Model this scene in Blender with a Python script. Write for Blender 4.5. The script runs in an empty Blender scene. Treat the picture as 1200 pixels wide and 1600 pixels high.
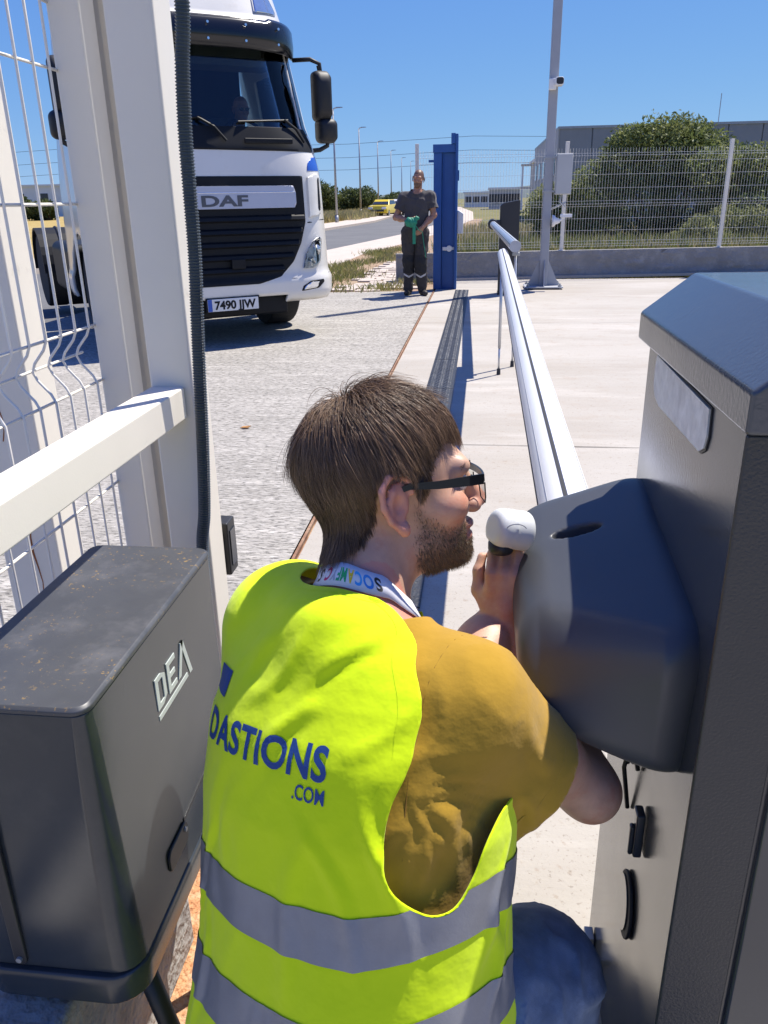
import bpy, bmesh, math, random
import numpy as np
from mathutils import Matrix, Vector
from mathutils.bvhtree import BVHTree
random.seed(7)
RNG = np.random.default_rng(7)
SC = bpy.context.scene
COL = SC.collection

# ------------------------------------------------------------------ camera
TH, RO, YW, CAM_H = math.radians(21.5), math.radians(1.07), math.radians(7.0), 1.38
_F = Vector((0, math.cos(TH), -math.sin(TH)))
_R0 = Vector((1, 0, 0)); _D0 = Vector((0, -math.sin(TH), -math.cos(TH)))
_R = math.cos(RO) * _R0 + math.sin(RO) * _D0
_D = -math.sin(RO) * _R0 + math.cos(RO) * _D0
_Z = Matrix.Rotation(YW, 3, 'Z')
_F, _R, _D = _Z @ _F, _Z @ _R, _Z @ _D
cam_d = bpy.data.cameras.new('camera'); cam = bpy.data.objects.new('camera', cam_d); COL.objects.link(cam)
cam_d.sensor_width = 36; cam_d.sensor_fit = 'AUTO'; cam_d.lens = 36 * 1240 / 1600
cam_d.clip_start = 0.02; cam_d.clip_end = 5000
m3 = Matrix((( _R.x, -_D.x, -_F.x), (_R.y, -_D.y, -_F.y), (_R.z, -_D.z, -_F.z)))
cam.matrix_world = Matrix.Translation((0, 0, CAM_H)) @ m3.to_4x4()
SC.camera = cam

# ------------------------------------------------------------------ sky, sun, exposure
SUN_AZ, SUN_EL = math.radians(42), math.radians(62)      # azimuth measured from +Y towards +X
w = bpy.data.worlds.new('World'); SC.world = w; w.use_nodes = True
nt = w.node_tree; nt.nodes.clear()
sky = nt.nodes.new('ShaderNodeTexSky'); sky.sky_type = 'NISHITA'; sky.sun_disc = False
sky.sun_elevation = SUN_EL; sky.sun_rotation = SUN_AZ
sky.air_density = 1.0; sky.dust_density = 0.0; sky.ozone_density = 10.0; sky.altitude = 2000
bg = nt.nodes.new('ShaderNodeBackground'); bg.inputs[1].default_value = 0.088
wo = nt.nodes.new('ShaderNodeOutputWorld')
sp = nt.nodes.new('ShaderNodeSeparateColor'); cb = nt.nodes.new('ShaderNodeCombineColor'); nt.links.new(sky.outputs[0], sp.inputs[0])
for ch, (ka, kb) in enumerate(((5.0, 4.6), (7.1, 4.9), (6.8, .90))):       # film-like shoulder on the whole sky: ka * c / (c + kb)
    n1 = nt.nodes.new('ShaderNodeMath'); n1.operation = 'ADD'; n1.inputs[1].default_value = kb; nt.links.new(sp.outputs[ch], n1.inputs[0])
    n2 = nt.nodes.new('ShaderNodeMath'); n2.operation = 'DIVIDE'; nt.links.new(sp.outputs[ch], n2.inputs[0]); nt.links.new(n1.outputs[0], n2.inputs[1])
    n3 = nt.nodes.new('ShaderNodeMath'); n3.operation = 'MULTIPLY'; n3.inputs[1].default_value = ka; nt.links.new(n2.outputs[0], n3.inputs[0]); nt.links.new(n3.outputs[0], cb.inputs[ch])
nt.links.new(cb.outputs[0], bg.inputs[0]); nt.links.new(bg.outputs[0], wo.inputs[0])
sd = bpy.data.lights.new('sun', 'SUN'); sd.energy = 5.0; sd.angle = math.radians(0.53); sd.color = (1.0, 0.94, 0.85)
so = bpy.data.objects.new('sun', sd); COL.objects.link(so)
sv = Vector((math.sin(SUN_AZ) * math.cos(SUN_EL), math.cos(SUN_AZ) * math.cos(SUN_EL), math.sin(SUN_EL)))
so.rotation_euler = sv.to_track_quat('Z', 'Y').to_euler(); so.location = (20, 20, 40)
SC.view_settings.view_transform = 'Standard'; SC.view_settings.look = 'None'
SC.view_settings.exposure = 0.64; SC.view_settings.gamma = 1.0; SC.view_settings.use_curve_mapping = False
SC.render.engine = 'CYCLES'; SC.cycles.use_denoising = True
SC.cycles.max_bounces = 8; SC.cycles.transparent_max_bounces = 12
SC.cycles.sample_clamp_indirect = 8

# ------------------------------------------------------------------ materials
_M = {}
def pmat(name, col, rough=0.6, metal=0.0, var=0.12, vs=6.0, bump=0.0, bs=120.0, spec=0.5, coat=0.0, col2=None,
         c2lo=0.55, c2hi=0.75, c2s=3.0, emit=None, estr=0.0, alpha=1.0, trans=0.0, sss=0.0, sheen=0.0, stretch=(1, 1, 1), rvar=0.0, detail=4.0):
    if name in _M: return _M[name]
    m = bpy.data.materials.new(name); m.use_nodes = True; _M[name] = m
    n = m.node_tree; b = n.nodes['Principled BSDF']; L = n.links.new
    tc = n.nodes.new('ShaderNodeTexCoord'); mp = n.nodes.new('ShaderNodeMapping'); mp.inputs['Scale'].default_value = stretch
    L(tc.outputs['Object'], mp.inputs['Vector'])
    nz = n.nodes.new('ShaderNodeTexNoise'); nz.inputs['Scale'].default_value = vs; nz.inputs['Detail'].default_value = detail; nz.inputs['Roughness'].default_value = 0.6
    L(mp.outputs[0], nz.inputs['Vector'])
    mr = n.nodes.new('ShaderNodeMapRange'); mr.inputs[1].default_value = 0.25; mr.inputs[2].default_value = 0.75
    mr.inputs[3].default_value = 1 - var; mr.inputs[4].default_value = 1 + var
    L(nz.outputs['Fac'], mr.inputs[0])
    mx = n.nodes.new('ShaderNodeVectorMath'); mx.operation = 'SCALE'; mx.inputs[0].default_value = col[:3]
    L(mr.outputs[0], mx.inputs['Scale']); out = mx.outputs[0]
    if col2 is not None:
        n2 = n.nodes.new('ShaderNodeTexNoise'); n2.inputs['Scale'].default_value = c2s; n2.inputs['Detail'].default_value = 6; n2.inputs['Roughness'].default_value = 0.65
        L(mp.outputs[0], n2.inputs['Vector'])
        r2 = n.nodes.new('ShaderNodeMapRange'); r2.inputs[1].default_value = c2lo; r2.inputs[2].default_value = c2hi; L(n2.outputs['Fac'], r2.inputs[0])
        mc = n.nodes.new('ShaderNodeMix'); mc.data_type = 'RGBA'; L(r2.outputs[0], mc.inputs[0]); L(out, mc.inputs[6]); mc.inputs[7].default_value = (*col2[:3], 1)
        out = mc.outputs[2]
    L(out, b.inputs['Base Color'])
    b.inputs['Roughness'].default_value = rough; b.inputs['Metallic'].default_value = metal
    if rvar:
        rr = n.nodes.new('ShaderNodeMapRange'); rr.inputs[1].default_value = .3; rr.inputs[2].default_value = .7
        rr.inputs[3].default_value = max(.02, rough - rvar); rr.inputs[4].default_value = min(1, rough + rvar)
        L(nz.outputs['Fac'], rr.inputs[0]); L(rr.outputs[0], b.inputs['Roughness'])
    b.inputs['Specular IOR Level'].default_value = spec; b.inputs['Coat Weight'].default_value = coat; b.inputs['Coat Roughness'].default_value = .08
    b.inputs['Transmission Weight'].default_value = trans; b.inputs['Alpha'].default_value = alpha
    if sss: b.inputs['Subsurface Weight'].default_value = sss; b.inputs['Subsurface Radius'].default_value = (.012, .005, .003); b.inputs['Subsurface Scale'].default_value = 1.0
    if sheen: b.inputs['Sheen Weight'].default_value = sheen
    if emit: b.inputs['Emission Color'].default_value = (*emit, 1); b.inputs['Emission Strength'].default_value = estr
    if bump:
        nb = n.nodes.new('ShaderNodeTexNoise'); nb.inputs['Scale'].default_value = bs; nb.inputs['Detail'].default_value = 3
        L(mp.outputs[0], nb.inputs['Vector']); bp = n.nodes.new('ShaderNodeBump'); bp.inputs['Strength'].default_value = bump; bp.inputs['Distance'].default_value = 0.6 / bs
        L(nb.outputs['Fac'], bp.inputs['Height']); L(bp.outputs[0], b.inputs['Normal'])
    return m

def add_attr_mix(m, attr, col, amount=1.0):
    """mixes col into the base colour where the point attribute is high"""
    n = m.node_tree; b = n.nodes['Principled BSDF']; src = b.inputs['Base Color'].links[0].from_socket
    a = n.nodes.new('ShaderNodeAttribute'); a.attribute_name = attr
    mu = n.nodes.new('ShaderNodeMath'); mu.operation = 'MULTIPLY'; mu.inputs[1].default_value = amount; n.links.new(a.outputs['Fac'], mu.inputs[0])
    mc = n.nodes.new('ShaderNodeMix'); mc.data_type = 'RGBA'; n.links.new(mu.outputs[0], mc.inputs[0]); n.links.new(src, mc.inputs[6]); mc.inputs[7].default_value = (*col, 1)
    n.links.new(mc.outputs[2], b.inputs['Base Color'])
    return m

# ------------------------------------------------------------------ object helpers
def tag(o, label=None, cat=None, group=None, kind=None):
    if label: o['label'] = label
    if cat: o['category'] = cat
    if group: o['group'] = group
    if kind: o['kind'] = kind
    return o
def empty(name, loc=(0, 0, 0), rz=0.0, label=None, cat=None, group=None):
    o = bpy.data.objects.new(name, None); COL.objects.link(o); o.location = loc; o.rotation_euler = (0, 0, rz); o.empty_display_size = .05
    return tag(o, label, cat, group)
def link_mesh(name, me, mat, parent=None):
    o = bpy.data.objects.new(name, me); COL.objects.link(o)
    if mat is not None and len(me.materials) == 0: me.materials.append(mat)
    if parent is not None: o.parent = parent
    return o
def copy_tree(o, parent=None):
    c = o.copy(); COL.objects.link(c)
    c.parent = parent
    for ch in list(o.children): copy_tree(ch, c)
    return c
def mesh_np(name, V, F, smooth=False):
    """V (n,3) array, F (m,k) array or list"""
    me = bpy.data.meshes.new(name)
    me.from_pydata([tuple(v) for v in np.asarray(V, float).tolist()], [], [tuple(f) for f in (F.tolist() if hasattr(F, 'tolist') else F)])
    if smooth: me.polygons.foreach_set('use_smooth', np.ones(len(me.polygons), bool))
    me.update(); return me
def fast_mesh(name, V, F, smooth=True):
    """uniform face size, numpy fast path"""
    V = np.ascontiguousarray(V, np.float32); F = np.ascontiguousarray(F, np.int32); k = F.shape[1]
    me = bpy.data.meshes.new(name); me.vertices.add(len(V)); me.vertices.foreach_set('co', V.ravel())
    me.loops.add(F.size); me.loops.foreach_set('vertex_index', F.ravel())
    me.polygons.add(len(F)); me.polygons.foreach_set('loop_start', np.arange(0, F.size, k, dtype=np.int32))
    if smooth: me.polygons.foreach_set('use_smooth', np.ones(len(F), bool))
    me.update(calc_edges=True); me.validate(); return me
def set_attr(me, name, vals):
    a = me.attributes.new(name, 'FLOAT', 'POINT'); a.data.foreach_set('value', np.ascontiguousarray(vals, np.float32))

class MB:
    def __init__(s): s.v = []; s.f = []
    def add(s, V, F):
        o = len(s.v); s.v.extend([tuple(map(float, p)) for p in V]); s.f.extend([tuple(i + o for i in f) for f in F]); return s
    def box(s, lo, hi, M=None):
        x0, y0, z0 = lo; x1, y1, z1 = hi
        V = [Vector(p) for p in ((x0, y0, z0), (x1, y0, z0), (x1, y1, z0), (x0, y1, z0), (x0, y0, z1), (x1, y0, z1), (x1, y1, z1), (x0, y1, z1))]
        if M is not None: V = [M @ p for p in V]
        return s.add(V, [(0, 3, 2, 1), (4, 5, 6, 7), (0, 1, 5, 4), (1, 2, 6, 5), (2, 3, 7, 6), (3, 0, 4, 7)])
    def cyl(s, a, b, r0, r1=None, n=12, cap=True):
        r1 = r0 if r1 is None else r1; a, b = Vector(a), Vector(b); d = (b - a).normalized()
        u = d.orthogonal().normalized(); w_ = d.cross(u); V = []
        for p, r in ((a, r0), (b, r1)):
            for i in range(n):
                t = 2 * math.pi * i / n; V.append(p + (u * math.cos(t) + w_ * math.sin(t)) * r)
        F = [(i, (i + 1) % n, n + (i + 1) % n, n + i) for i in range(n)]
        if cap: F += [tuple(range(n - 1, -1, -1)), tuple(range(n, 2 * n))]
        return s.add(V, F)
    def tube(s, pts, r, n=8, closed=False, cap=True):
        P = [Vector(p) for p in pts]; m = len(P); rs = r if isinstance(r, (list, tuple)) else [r] * m
        u = None; V = []
        for i, p in enumerate(P):
            if closed: d = (P[(i + 1) % m] - P[i - 1]).normalized()
            else: d = (P[min(i + 1, m - 1)] - P[max(i - 1, 0)]).normalized()
            u = d.orthogonal().normalized() if u is None else (u - d * u.dot(d)).normalized()
            w_ = d.cross(u)
            for k in range(n):
                t = 2 * math.pi * k / n; V.append(p + (u * math.cos(t) + w_ * math.sin(t)) * rs[i])
        F = []
        for i in range(m if closed else m - 1):
            for k in range(n):
                a = i * n; b = ((i + 1) % m) * n
                F.append((a + k, a + (k + 1) % n, b + (k + 1) % n, b + k))
        if cap and not closed: F += [tuple(range(n - 1, -1, -1)), tuple(range((m - 1) * n, m * n))]
        return s.add(V, F)
    def loft(s, rings, cap0=True, cap1=True, closed=True):
        n = len(rings[0]); V = [p for r in rings for p in r]; F = []
        for i in range(len(rings) - 1):
            for k in range(n if closed else n - 1):
                F.append((i * n + k, i * n + (k + 1) % n, (i + 1) * n + (k + 1) % n, (i + 1) * n + k))
        if cap0: F.append(tuple(range(n - 1, -1, -1)))
        if cap1: F.append(tuple(range((len(rings) - 1) * n, len(rings) * n)))
        return s.add(V, F)
    def prism(s, poly, fn, d0, d1):
        """poly: 2D points, fn(u, v, d) -> 3D"""
        n = len(poly); V = [fn(u, v, d0) for u, v in poly] + [fn(u, v, d1) for u, v in poly]
        F = [(i, (i + 1) % n, n + (i + 1) % n, n + i) for i in range(n)] + [tuple(range(n - 1, -1, -1)), tuple(range(n, 2 * n))]
        return s.add(V, F)
    def lathe(s, prof, fn, n=24):
        """prof: (r, h) list; fn(x, y, h)->3D"""
        rings = [[fn(r * math.cos(2 * math.pi * k / n), r * math.sin(2 * math.pi * k / n), h) for k in range(n)] for r, h in prof]
        return s.loft(rings)
    def mesh(s, name):
        me = bpy.data.meshes.new(name); me.from_pydata(s.v, [], s.f); me.update(); return me
    def build(s, name, mat, parent=None, bevel=0.0, smooth=False, seg=2, fix=True, sub=0, ang=35):
        me = s.mesh(name)
        if fix:
            bm = bmesh.new(); bm.from_mesh(me); bmesh.ops.recalc_face_normals(bm, faces=bm.faces); bm.to_mesh(me); bm.free()
        if smooth: me.polygons.foreach_set('use_smooth', np.ones(len(me.polygons), bool))
        o = link_mesh(name, me, mat, parent)
        if bevel:
            b = o.modifiers.new('bevel', 'BEVEL'); b.width = bevel; b.segments = seg; b.limit_method = 'ANGLE'; b.angle_limit = math.radians(ang); b.harden_normals = False
            me.polygons.foreach_set('use_smooth', np.ones(len(me.polygons), bool)); wn = o.modifiers.new('wn', 'WEIGHTED_NORMAL'); wn.keep_sharp = False
        if sub:
            sb = o.modifiers.new('sub', 'SUBSURF'); sb.levels = sb.render_levels = sub
        return o
def rrect(x0, y0, x1, y1, r, n=4):
    P = []
    for cx, cy, a0 in ((x1 - r, y0 + r, -90), (x1 - r, y1 - r, 0), (x0 + r, y1 - r, 90), (x0 + r, y0 + r, 180)):
        for i in range(n + 1):
            a = math.radians(a0 + 90 * i / n); P.append((cx + r * math.cos(a), cy + r * math.sin(a)))
    return P

# ------------------------------------------------------------------ numpy noise, SDF and clipping tools
_W = [(RNG.normal(size=3), RNG.uniform(0, 6.28)) for _ in range(40)]
def wnoise(P, scale, seed=0, octv=3):
    """smooth pseudo noise about -1..1"""
    P = np.asarray(P, float) * scale; out = np.zeros(len(P)); amp = 1.0; tot = 0
    for o in range(octv):
        s = np.zeros(len(P))
        for k in range(6):
            d, ph = _W[(seed * 7 + o * 6 + k) % 40]; d = d / np.linalg.norm(d)
            q = P + 0.35 * np.sin(P[:, [1, 2, 0]] * 1.7 + ph)
            s += np.sin(q @ d * 2 + ph + seed)
        out += amp * s / 3.2; tot += amp; amp *= .5; P = P * 2.03
    return out / tot
def smin(a, b, k):
    if k <= 0: return np.minimum(a, b)
    h = np.clip(.5 + .5 * (b - a) / k, 0, 1); return b * (1 - h) + a * h - k * h * (1 - h)
def smax(a, b, k): return -smin(-a, -b, k)
def s_cap(P, a, b, ra, rb):
    a = np.asarray(a, float); b = np.asarray(b, float); d = b - a; t = np.clip(((P - a) @ d) / (d @ d), 0, 1)
    return np.linalg.norm(P - a - t[:, None] * d, axis=1) - (ra + (rb - ra) * t)
def s_ell(P, c, r, A=None):
    q = P - np.asarray(c, float)
    if A is not None: q = q @ np.asarray(A, float).T        # rows of A are the ellipsoid's axes
    r = np.asarray(r, float); k0 = np.linalg.norm(q / r, axis=1); k1 = np.linalg.norm(q / (r * r), axis=1)
    return k0 * (k0 - 1) / np.maximum(k1, 1e-9)
def sdf_mesh(fn, lo, hi, h):
    B = 10; lo = np.asarray(lo, float); n = (np.ceil((np.asarray(hi, float) - lo) / h / B) * B).astype(int) + 1
    nb = (n - 1) // B
    bi = np.stack(np.meshgrid(*[np.arange(k) for k in nb], indexing='ij'), -1).reshape(-1, 3)
    dc = fn(lo + (bi + .5) * B * h); rad = B * h * .87 * 1.8 + 2 * h
    G = np.empty(n, np.float32)
    off = np.stack(np.meshgrid(*[np.arange(B + 1)] * 3, indexing='ij'), -1).reshape(-1, 3)
    act = np.abs(dc) < rad
    for b, d in zip(bi[~act], dc[~act]):
        x, y, z = b * B; G[x:x + B + 1, y:y + B + 1, z:z + B + 1] = d
    ab = bi[act]
    for c0 in range(0, len(ab), 200):
        bb = ab[c0:c0 + 200] * B; idx = (bb[:, None, :] + off[None]).reshape(-1, 3)
        G[idx[:, 0], idx[:, 1], idx[:, 2]] = fn(lo + idx * h)
    S = G < 0
    c = np.zeros(np.array(S.shape) - 1, np.int8)
    for dx in (0, 1):
        for dy in (0, 1):
            for dz in (0, 1): c += S[dx:S.shape[0] - 1 + dx, dy:S.shape[1] - 1 + dy, dz:S.shape[2] - 1 + dz]
    cells = np.argwhere((c > 0) & (c < 8)); vid = -np.ones(c.shape, np.int64); vid[tuple(cells.T)] = np.arange(len(cells))
    acc = np.zeros((len(cells), 3)); cnt = np.zeros(len(cells))
    for ax in range(3):
        o1, o2 = [k for k in range(3) if k != ax]
        for i in (0, 1):
            for j in (0, 1):
                a = cells.copy(); a[:, o1] += i; a[:, o2] += j; b = a.copy(); b[:, ax] += 1
                ga = G[tuple(a.T)]; gb = G[tuple(b.T)]; m = (ga < 0) != (gb < 0)
                t = np.where(m, ga / np.where(ga == gb, 1, ga - gb), 0)
                p = a.astype(float); p[:, ax] += t; acc[m] += p[m]; cnt[m] += 1
    V = lo + acc / cnt[:, None] * h; F = []
    for ax in range(3):
        o1, o2 = (ax + 1) % 3, (ax + 2) % 3
        sl0 = [slice(None)] * 3; sl1 = [slice(None)] * 3; sl0[ax] = slice(0, -1); sl1[ax] = slice(1, None)
        d = S[tuple(sl0)].astype(np.int8) - S[tuple(sl1)].astype(np.int8)
        e = np.argwhere(d != 0); e = e[(e[:, o1] > 0) & (e[:, o2] > 0) & (e[:, o1] < S.shape[o1] - 1) & (e[:, o2] < S.shape[o2] - 1)]
        sg = d[tuple(e.T)]; q = []
        for i, j in ((0, 0), (-1, 0), (-1, -1), (0, -1)):
            k = e.copy(); k[:, o1] += i; k[:, o2] += j; q.append(vid[tuple(k.T)])
        q = np.stack(q, 1); q[sg < 0] = q[sg < 0][:, ::-1]; F.append(q)
    return V, np.concatenate(F)
def vnormals(V, F):
    N = np.zeros_like(V); n = np.cross(V[F[:, 2]] - V[F[:, 0]], V[F[:, -1]] - V[F[:, 1]])
    for k in range(F.shape[1]): np.add.at(N, F[:, k], n)
    return N / np.maximum(np.linalg.norm(N, axis=1, keepdims=True), 1e-12)
def creases(V, N, lines):
    """lines: (point, direction, length, width, depth): soft folds that rise along a line and fade at its ends"""
    out = np.zeros(len(V))
    for p, d, L, w_, a in lines:
        d = np.asarray(d, float); d = d / np.linalg.norm(d); q = V - np.asarray(p, float); t = q @ d; q = q - t[:, None] * d; side = np.cross(d, N); side /= np.maximum(np.linalg.norm(side, axis=1, keepdims=True), 1e-9)
        bend = .10 * L * np.sin(t / L * 3.0 + w_ * 900); x = (q * side).sum(1) - bend; far_ = np.exp(-((np.abs((q * N).sum(1)) / .06) ** 2)); e = np.clip(1 - np.abs(t) / L, 0, 1); e = e * e * (3 - 2 * e)
        out += a * e * far_ * (np.exp(-(x / w_) ** 2) - .55 * np.exp(-((x - 1.7 * w_) / (1.2 * w_)) ** 2))
    return V + N * out[:, None]
def clip_mesh(V, F, s):
    """keep the part of the mesh where s >= 0 (triangles out), linear cut"""
    if F.shape[1] == 4: F = np.concatenate([F[:, [0, 1, 2]], F[:, [0, 2, 3]]])
    s = np.where(np.abs(s) < 1e-9, 1e-9, s); ins = s > 0; k = ins[F].sum(1)
    V = [tuple(v) for v in V]; out = F[k == 3].tolist(); cache = {}
    def cut(a, b):
        key = (a, b) if a < b else (b, a)
        if key not in cache:
            t = s[key[0]] / (s[key[0]] - s[key[1]]); p, q = V[key[0]], V[key[1]]
            cache[key] = len(V); V.append(tuple(p[i] + (q[i] - p[i]) * t for i in range(3)))
        return cache[key]
    for f, kk in zip(F[(k > 0) & (k < 3)].tolist(), k[(k > 0) & (k < 3)]):
        if kk == 1:
            i = [j for j in range(3) if ins[f[j]]][0]; a, b, c = f[i], f[(i + 1) % 3], f[(i + 2) % 3]
            out.append([a, cut(a, b), cut(a, c)])
        else:
            i = [j for j in range(3) if not ins[f[j]]][0]; a, b, c = f[i], f[(i + 1) % 3], f[(i + 2) % 3]
            p, q = cut(a, b), cut(a, c); out += [[p, b, c], [p, c, q]]
    V = np.array(V); out = np.array(out, int).reshape(-1, 3); used = np.unique(out); mp = -np.ones(len(V), int); mp[used] = np.arange(len(used))
    return V[used], mp[out]
def poly_sd(px, py, poly):
    """signed distance to a polygon, positive inside"""
    poly = np.asarray(poly, float); d = np.full(len(px), 1e9); ins = np.zeros(len(px), bool)
    for i in range(len(poly)):
        a = poly[i]; b = poly[(i + 1) % len(poly)]; e = b - a; wx = px - a[0]; wy = py - a[1]
        t = np.clip((wx * e[0] + wy * e[1]) / (e @ e), 0, 1); d = np.minimum(d, np.hypot(wx - t * e[0], wy - t * e[1]))
        c = ((a[1] <= py) != (b[1] <= py)); den = e[1] if abs(e[1]) > 1e-12 else 1e-12
        ins ^= c & (px < a[0] + (py - a[1]) / den * e[0])
    return np.where(ins, d, -d)
def text_tris(txt, size=1.0, bold=0.0, shear=0.0, sub=0.0, space=1.0):
    """flat text mesh as arrays, origin at left baseline"""
    c = bpy.data.curves.new('t', 'FONT'); c.body = txt; c.size = size; c.offset = bold; c.shear = shear; c.space_character = space; c.resolution_u = 4
    o = bpy.data.objects.new('t', c); COL.objects.link(o)
    dg = bpy.context.evaluated_depsgraph_get(); me = bpy.data.meshes.new_from_object(o.evaluated_get(dg))
    bm = bmesh.new(); bm.from_mesh(me); bmesh.ops.triangulate(bm, faces=bm.faces)
    if sub:
        for _ in range(4):
            es = [e for e in bm.edges if e.calc_length() > sub]
            if not es: break
            bmesh.ops.subdivide_edges(bm, edges=es, cuts=1); bmesh.ops.triangulate(bm, faces=bm.faces)
    V = np.array([v.co[:] for v in bm.verts]); bm.verts.index_update(); F = np.array([[v.index for v in f.verts] for f in bm.faces])
    bm.free(); bpy.data.objects.remove(o); bpy.data.curves.remove(c); bpy.data.meshes.remove(me)
    return V, F
# ================================================================== ground materials
def nodes(m): return m.node_tree, m.node_tree.nodes, m.node_tree.links.new
def ground_mat(name, base, layers, rough=.9, bump=(), spec=.25):
    """layers: (scale, stretch, lo, hi, colour, amount, detail); bump: (scale, stretch, strength, distance)"""
    m = bpy.data.materials.new(name); m.use_nodes = True; n, N, L = nodes(m); b = N['Principled BSDF']
    tc = N.new('ShaderNodeTexCoord'); cur = None
    for i, (s, st, lo, hi, c, am, det) in enumerate(layers):
        mp = N.new('ShaderNodeMapping'); mp.inputs['Scale'].default_value = st; mp.inputs['Location'].default_value = (i * 3.7, i * 1.3, i); L(tc.outputs['Object'], mp.inputs[0])
        nz = N.new('ShaderNodeTexNoise'); nz.inputs['Scale'].default_value = s; nz.inputs['Detail'].default_value = det; nz.inputs['Roughness'].default_value = .62; L(mp.outputs[0], nz.inputs['Vector'])
        r = N.new('ShaderNodeMapRange'); r.inputs[1].default_value = lo; r.inputs[2].default_value = hi; r.inputs[4].default_value = am; L(nz.outputs['Fac'], r.inputs[0])
        mx = N.new('ShaderNodeMix'); mx.data_type = 'RGBA'; L(r.outputs[0], mx.inputs[0])
        if cur is None: mx.inputs[6].default_value = (*base, 1)
        else: L(cur, mx.inputs[6])
        mx.inputs[7].default_value = (*c, 1); cur = mx.outputs[2]
    L(cur, b.inputs['Base Color']); b.inputs['Roughness'].default_value = rough; b.inputs['Specular IOR Level'].default_value = spec
    pn = None
    for s, st, stg, dist in bump:
        mp = N.new('ShaderNodeMapping'); mp.inputs['Scale'].default_value = st; L(tc.outputs['Object'], mp.inputs[0])
        nz = N.new('ShaderNodeTexNoise'); nz.inputs['Scale'].default_value = s; nz.inputs['Detail'].default_value = 4; L(mp.outputs[0], nz.inputs['Vector'])
        bp = N.new('ShaderNodeBump'); bp.inputs['Strength'].default_value = stg; bp.inputs['Distance'].default_value = dist; L(nz.outputs['Fac'], bp.inputs['Height'])
        if pn: L(pn, bp.inputs['Normal'])
        pn = bp.outputs[0]
    if pn: L(pn, b.inputs['Normal'])
    return m
M_apron = ground_mat('apron_concrete', (.335, .315, .28), [
    (1.1, (1, 1.6, 1), .42, .62, (.41, .385, .345), .8, 6), (3.0, (.35, 3.5, 1), .5, .68, (.52, .49, .44), .75, 6),
    (14, (.4, 2.2, 1), .52, .66, (.20, .188, .165), .7, 6), (42, (.6, 1.8, 1), .50, .60, (.11, .105, .095), .8, 4), (33, (.5, 2, 1), .56, .66, (.60, .57, .52), .8, 4)],
    bump=((40, (.4, 2.4, 1), .9, .012), (160, (1, 1, 1), .6, .004)))
M_yard = ground_mat('yard_concrete', (.375, .348, .305), [
    (.6, (.5, 1.4, 1), .4, .65, (.44, .412, .37), .8, 5), (1.3, (.45, 1.5, 1), .48, .68, (.32, .288, .245), .65, 7), (2.2, (.4, 2.0, 1), .56, .70, (.50, .468, .42), .6, 7),
    (.45, (1, 1, 1), .52, .66, (.35, .315, .265), .55, 7), (5, (1, 1, 1), .55, .70, (.36, .31, .255), .55, 6), (28, (1, 1, 1), .60, .68, (.29, .24, .19), .6, 4), (90, (1, 1, 1), .60, .68, (.20, .17, .14), .6, 3), (9, (1, 1, 1), .68, .74, (.25, .22, .19), .5, 5)],
    bump=((14, (.5, 1.8, 1), .25, .01), (120, (1, 1, 1), .35, .003)))
M_asph = ground_mat('asphalt', (.115, .117, .12), [(.5, (1, 1, 1), .4, .65, (.15, .15, .15), .7, 5), (60, (1, 1, 1), .5, .7, (.19, .185, .18), .6, 3)], bump=((90, (1, 1, 1), .5, .006),))
M_side = ground_mat('pavement_concrete', (.47, .41, .35), [(2, (1, 1, 1), .4, .65, (.54, .47, .40), .7, 5), (30, (1, 1, 1), .55, .7, (.30, .25, .20), .6, 4)], bump=((60, (1, 1, 1), .4, .006),))
M_soil = ground_mat('dry_soil', (.30, .19, .12), [(1.2, (1, 1, 1), .42, .6, (.36, .27, .18), .8, 6), (5, (1, 1, 1), .5, .66, (.19, .18, .08), .7, 6), (40, (1, 1, 1), .5, .68, (.40, .32, .24), .6, 3)], bump=((25, (1, 1, 1), .8, .03),))
M_field = ground_mat('dry_field', (.36, .26, .085), [(.12, (1, 2, 1), .42, .6, (.40, .30, .12), .8, 6), (1.5, (1, 1, 1), .5, .7, (.24, .19, .06), .6, 5), (.06, (1, 3, 1), .58, .7, (.17, .18, .05), .7, 5)], bump=((6, (1, 1, 1), .8, .1),))
M_terra = ground_mat('terrain', (.17, .15, .06), [(.03, (1, 1, 1), .42, .6, (.11, .12, .04), .9, 6), (.5, (1, 1, 1), .5, .7, (.26, .21, .10), .6, 5)])
M_rust = pmat('rusty_steel', (.26, .14, .085), .85, .2, .35, 30, .5, 90, col2=(.38, .25, .16), c2lo=.5, c2hi=.62, c2s=9)

def sheet(name, poly, z, mat, kind='structure', label=None):
    me = bpy.data.meshes.new(name); me.from_pydata([(x, y, 0) for x, y in poly], [], [tuple(range(len(poly)))]); me.update()
    if me.polygons[0].normal.z < 0: me.flip_normals()
    o = link_mesh(name, me, mat); o.location.z = z; tag(o, label, None, None, kind); return o
sheet('ground', [(-1500, -300), (1500, -300), (1500, 3500), (-1500, 3500)], -.20, M_terra, label='flat scrubby land reaching to the horizon')
far_e = [(-12.2, -12), (-10.3, 18.4), (-8.2, 43), (-7.4, 58), (-8.4, 90), (-11.3, 140), (-15, 220), (-22, 400)]
near_e = [(-5.9, -12), (-5.3, 8), (-4.65, 24.2), (-3.4, 35), (-2.0, 58), (-2.4, 90), (-5, 140), (-8.6, 220), (-15, 400)]
def offset(line, d): return [(x + d, y) for x, y in line]
def slab(name, poly, z0, z1, mat, kind='structure', label=None, parent=None):
    m = MB(); m.prism(poly, lambda u, v, d: (u, v, d), z0, z1); o = m.build(name, mat, parent); return tag(o, label, None, None, kind if parent is None else None)
sheet('road', far_e + near_e[::-1], -.10, M_asph, label='grey asphalt road curving away past the gate')
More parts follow.
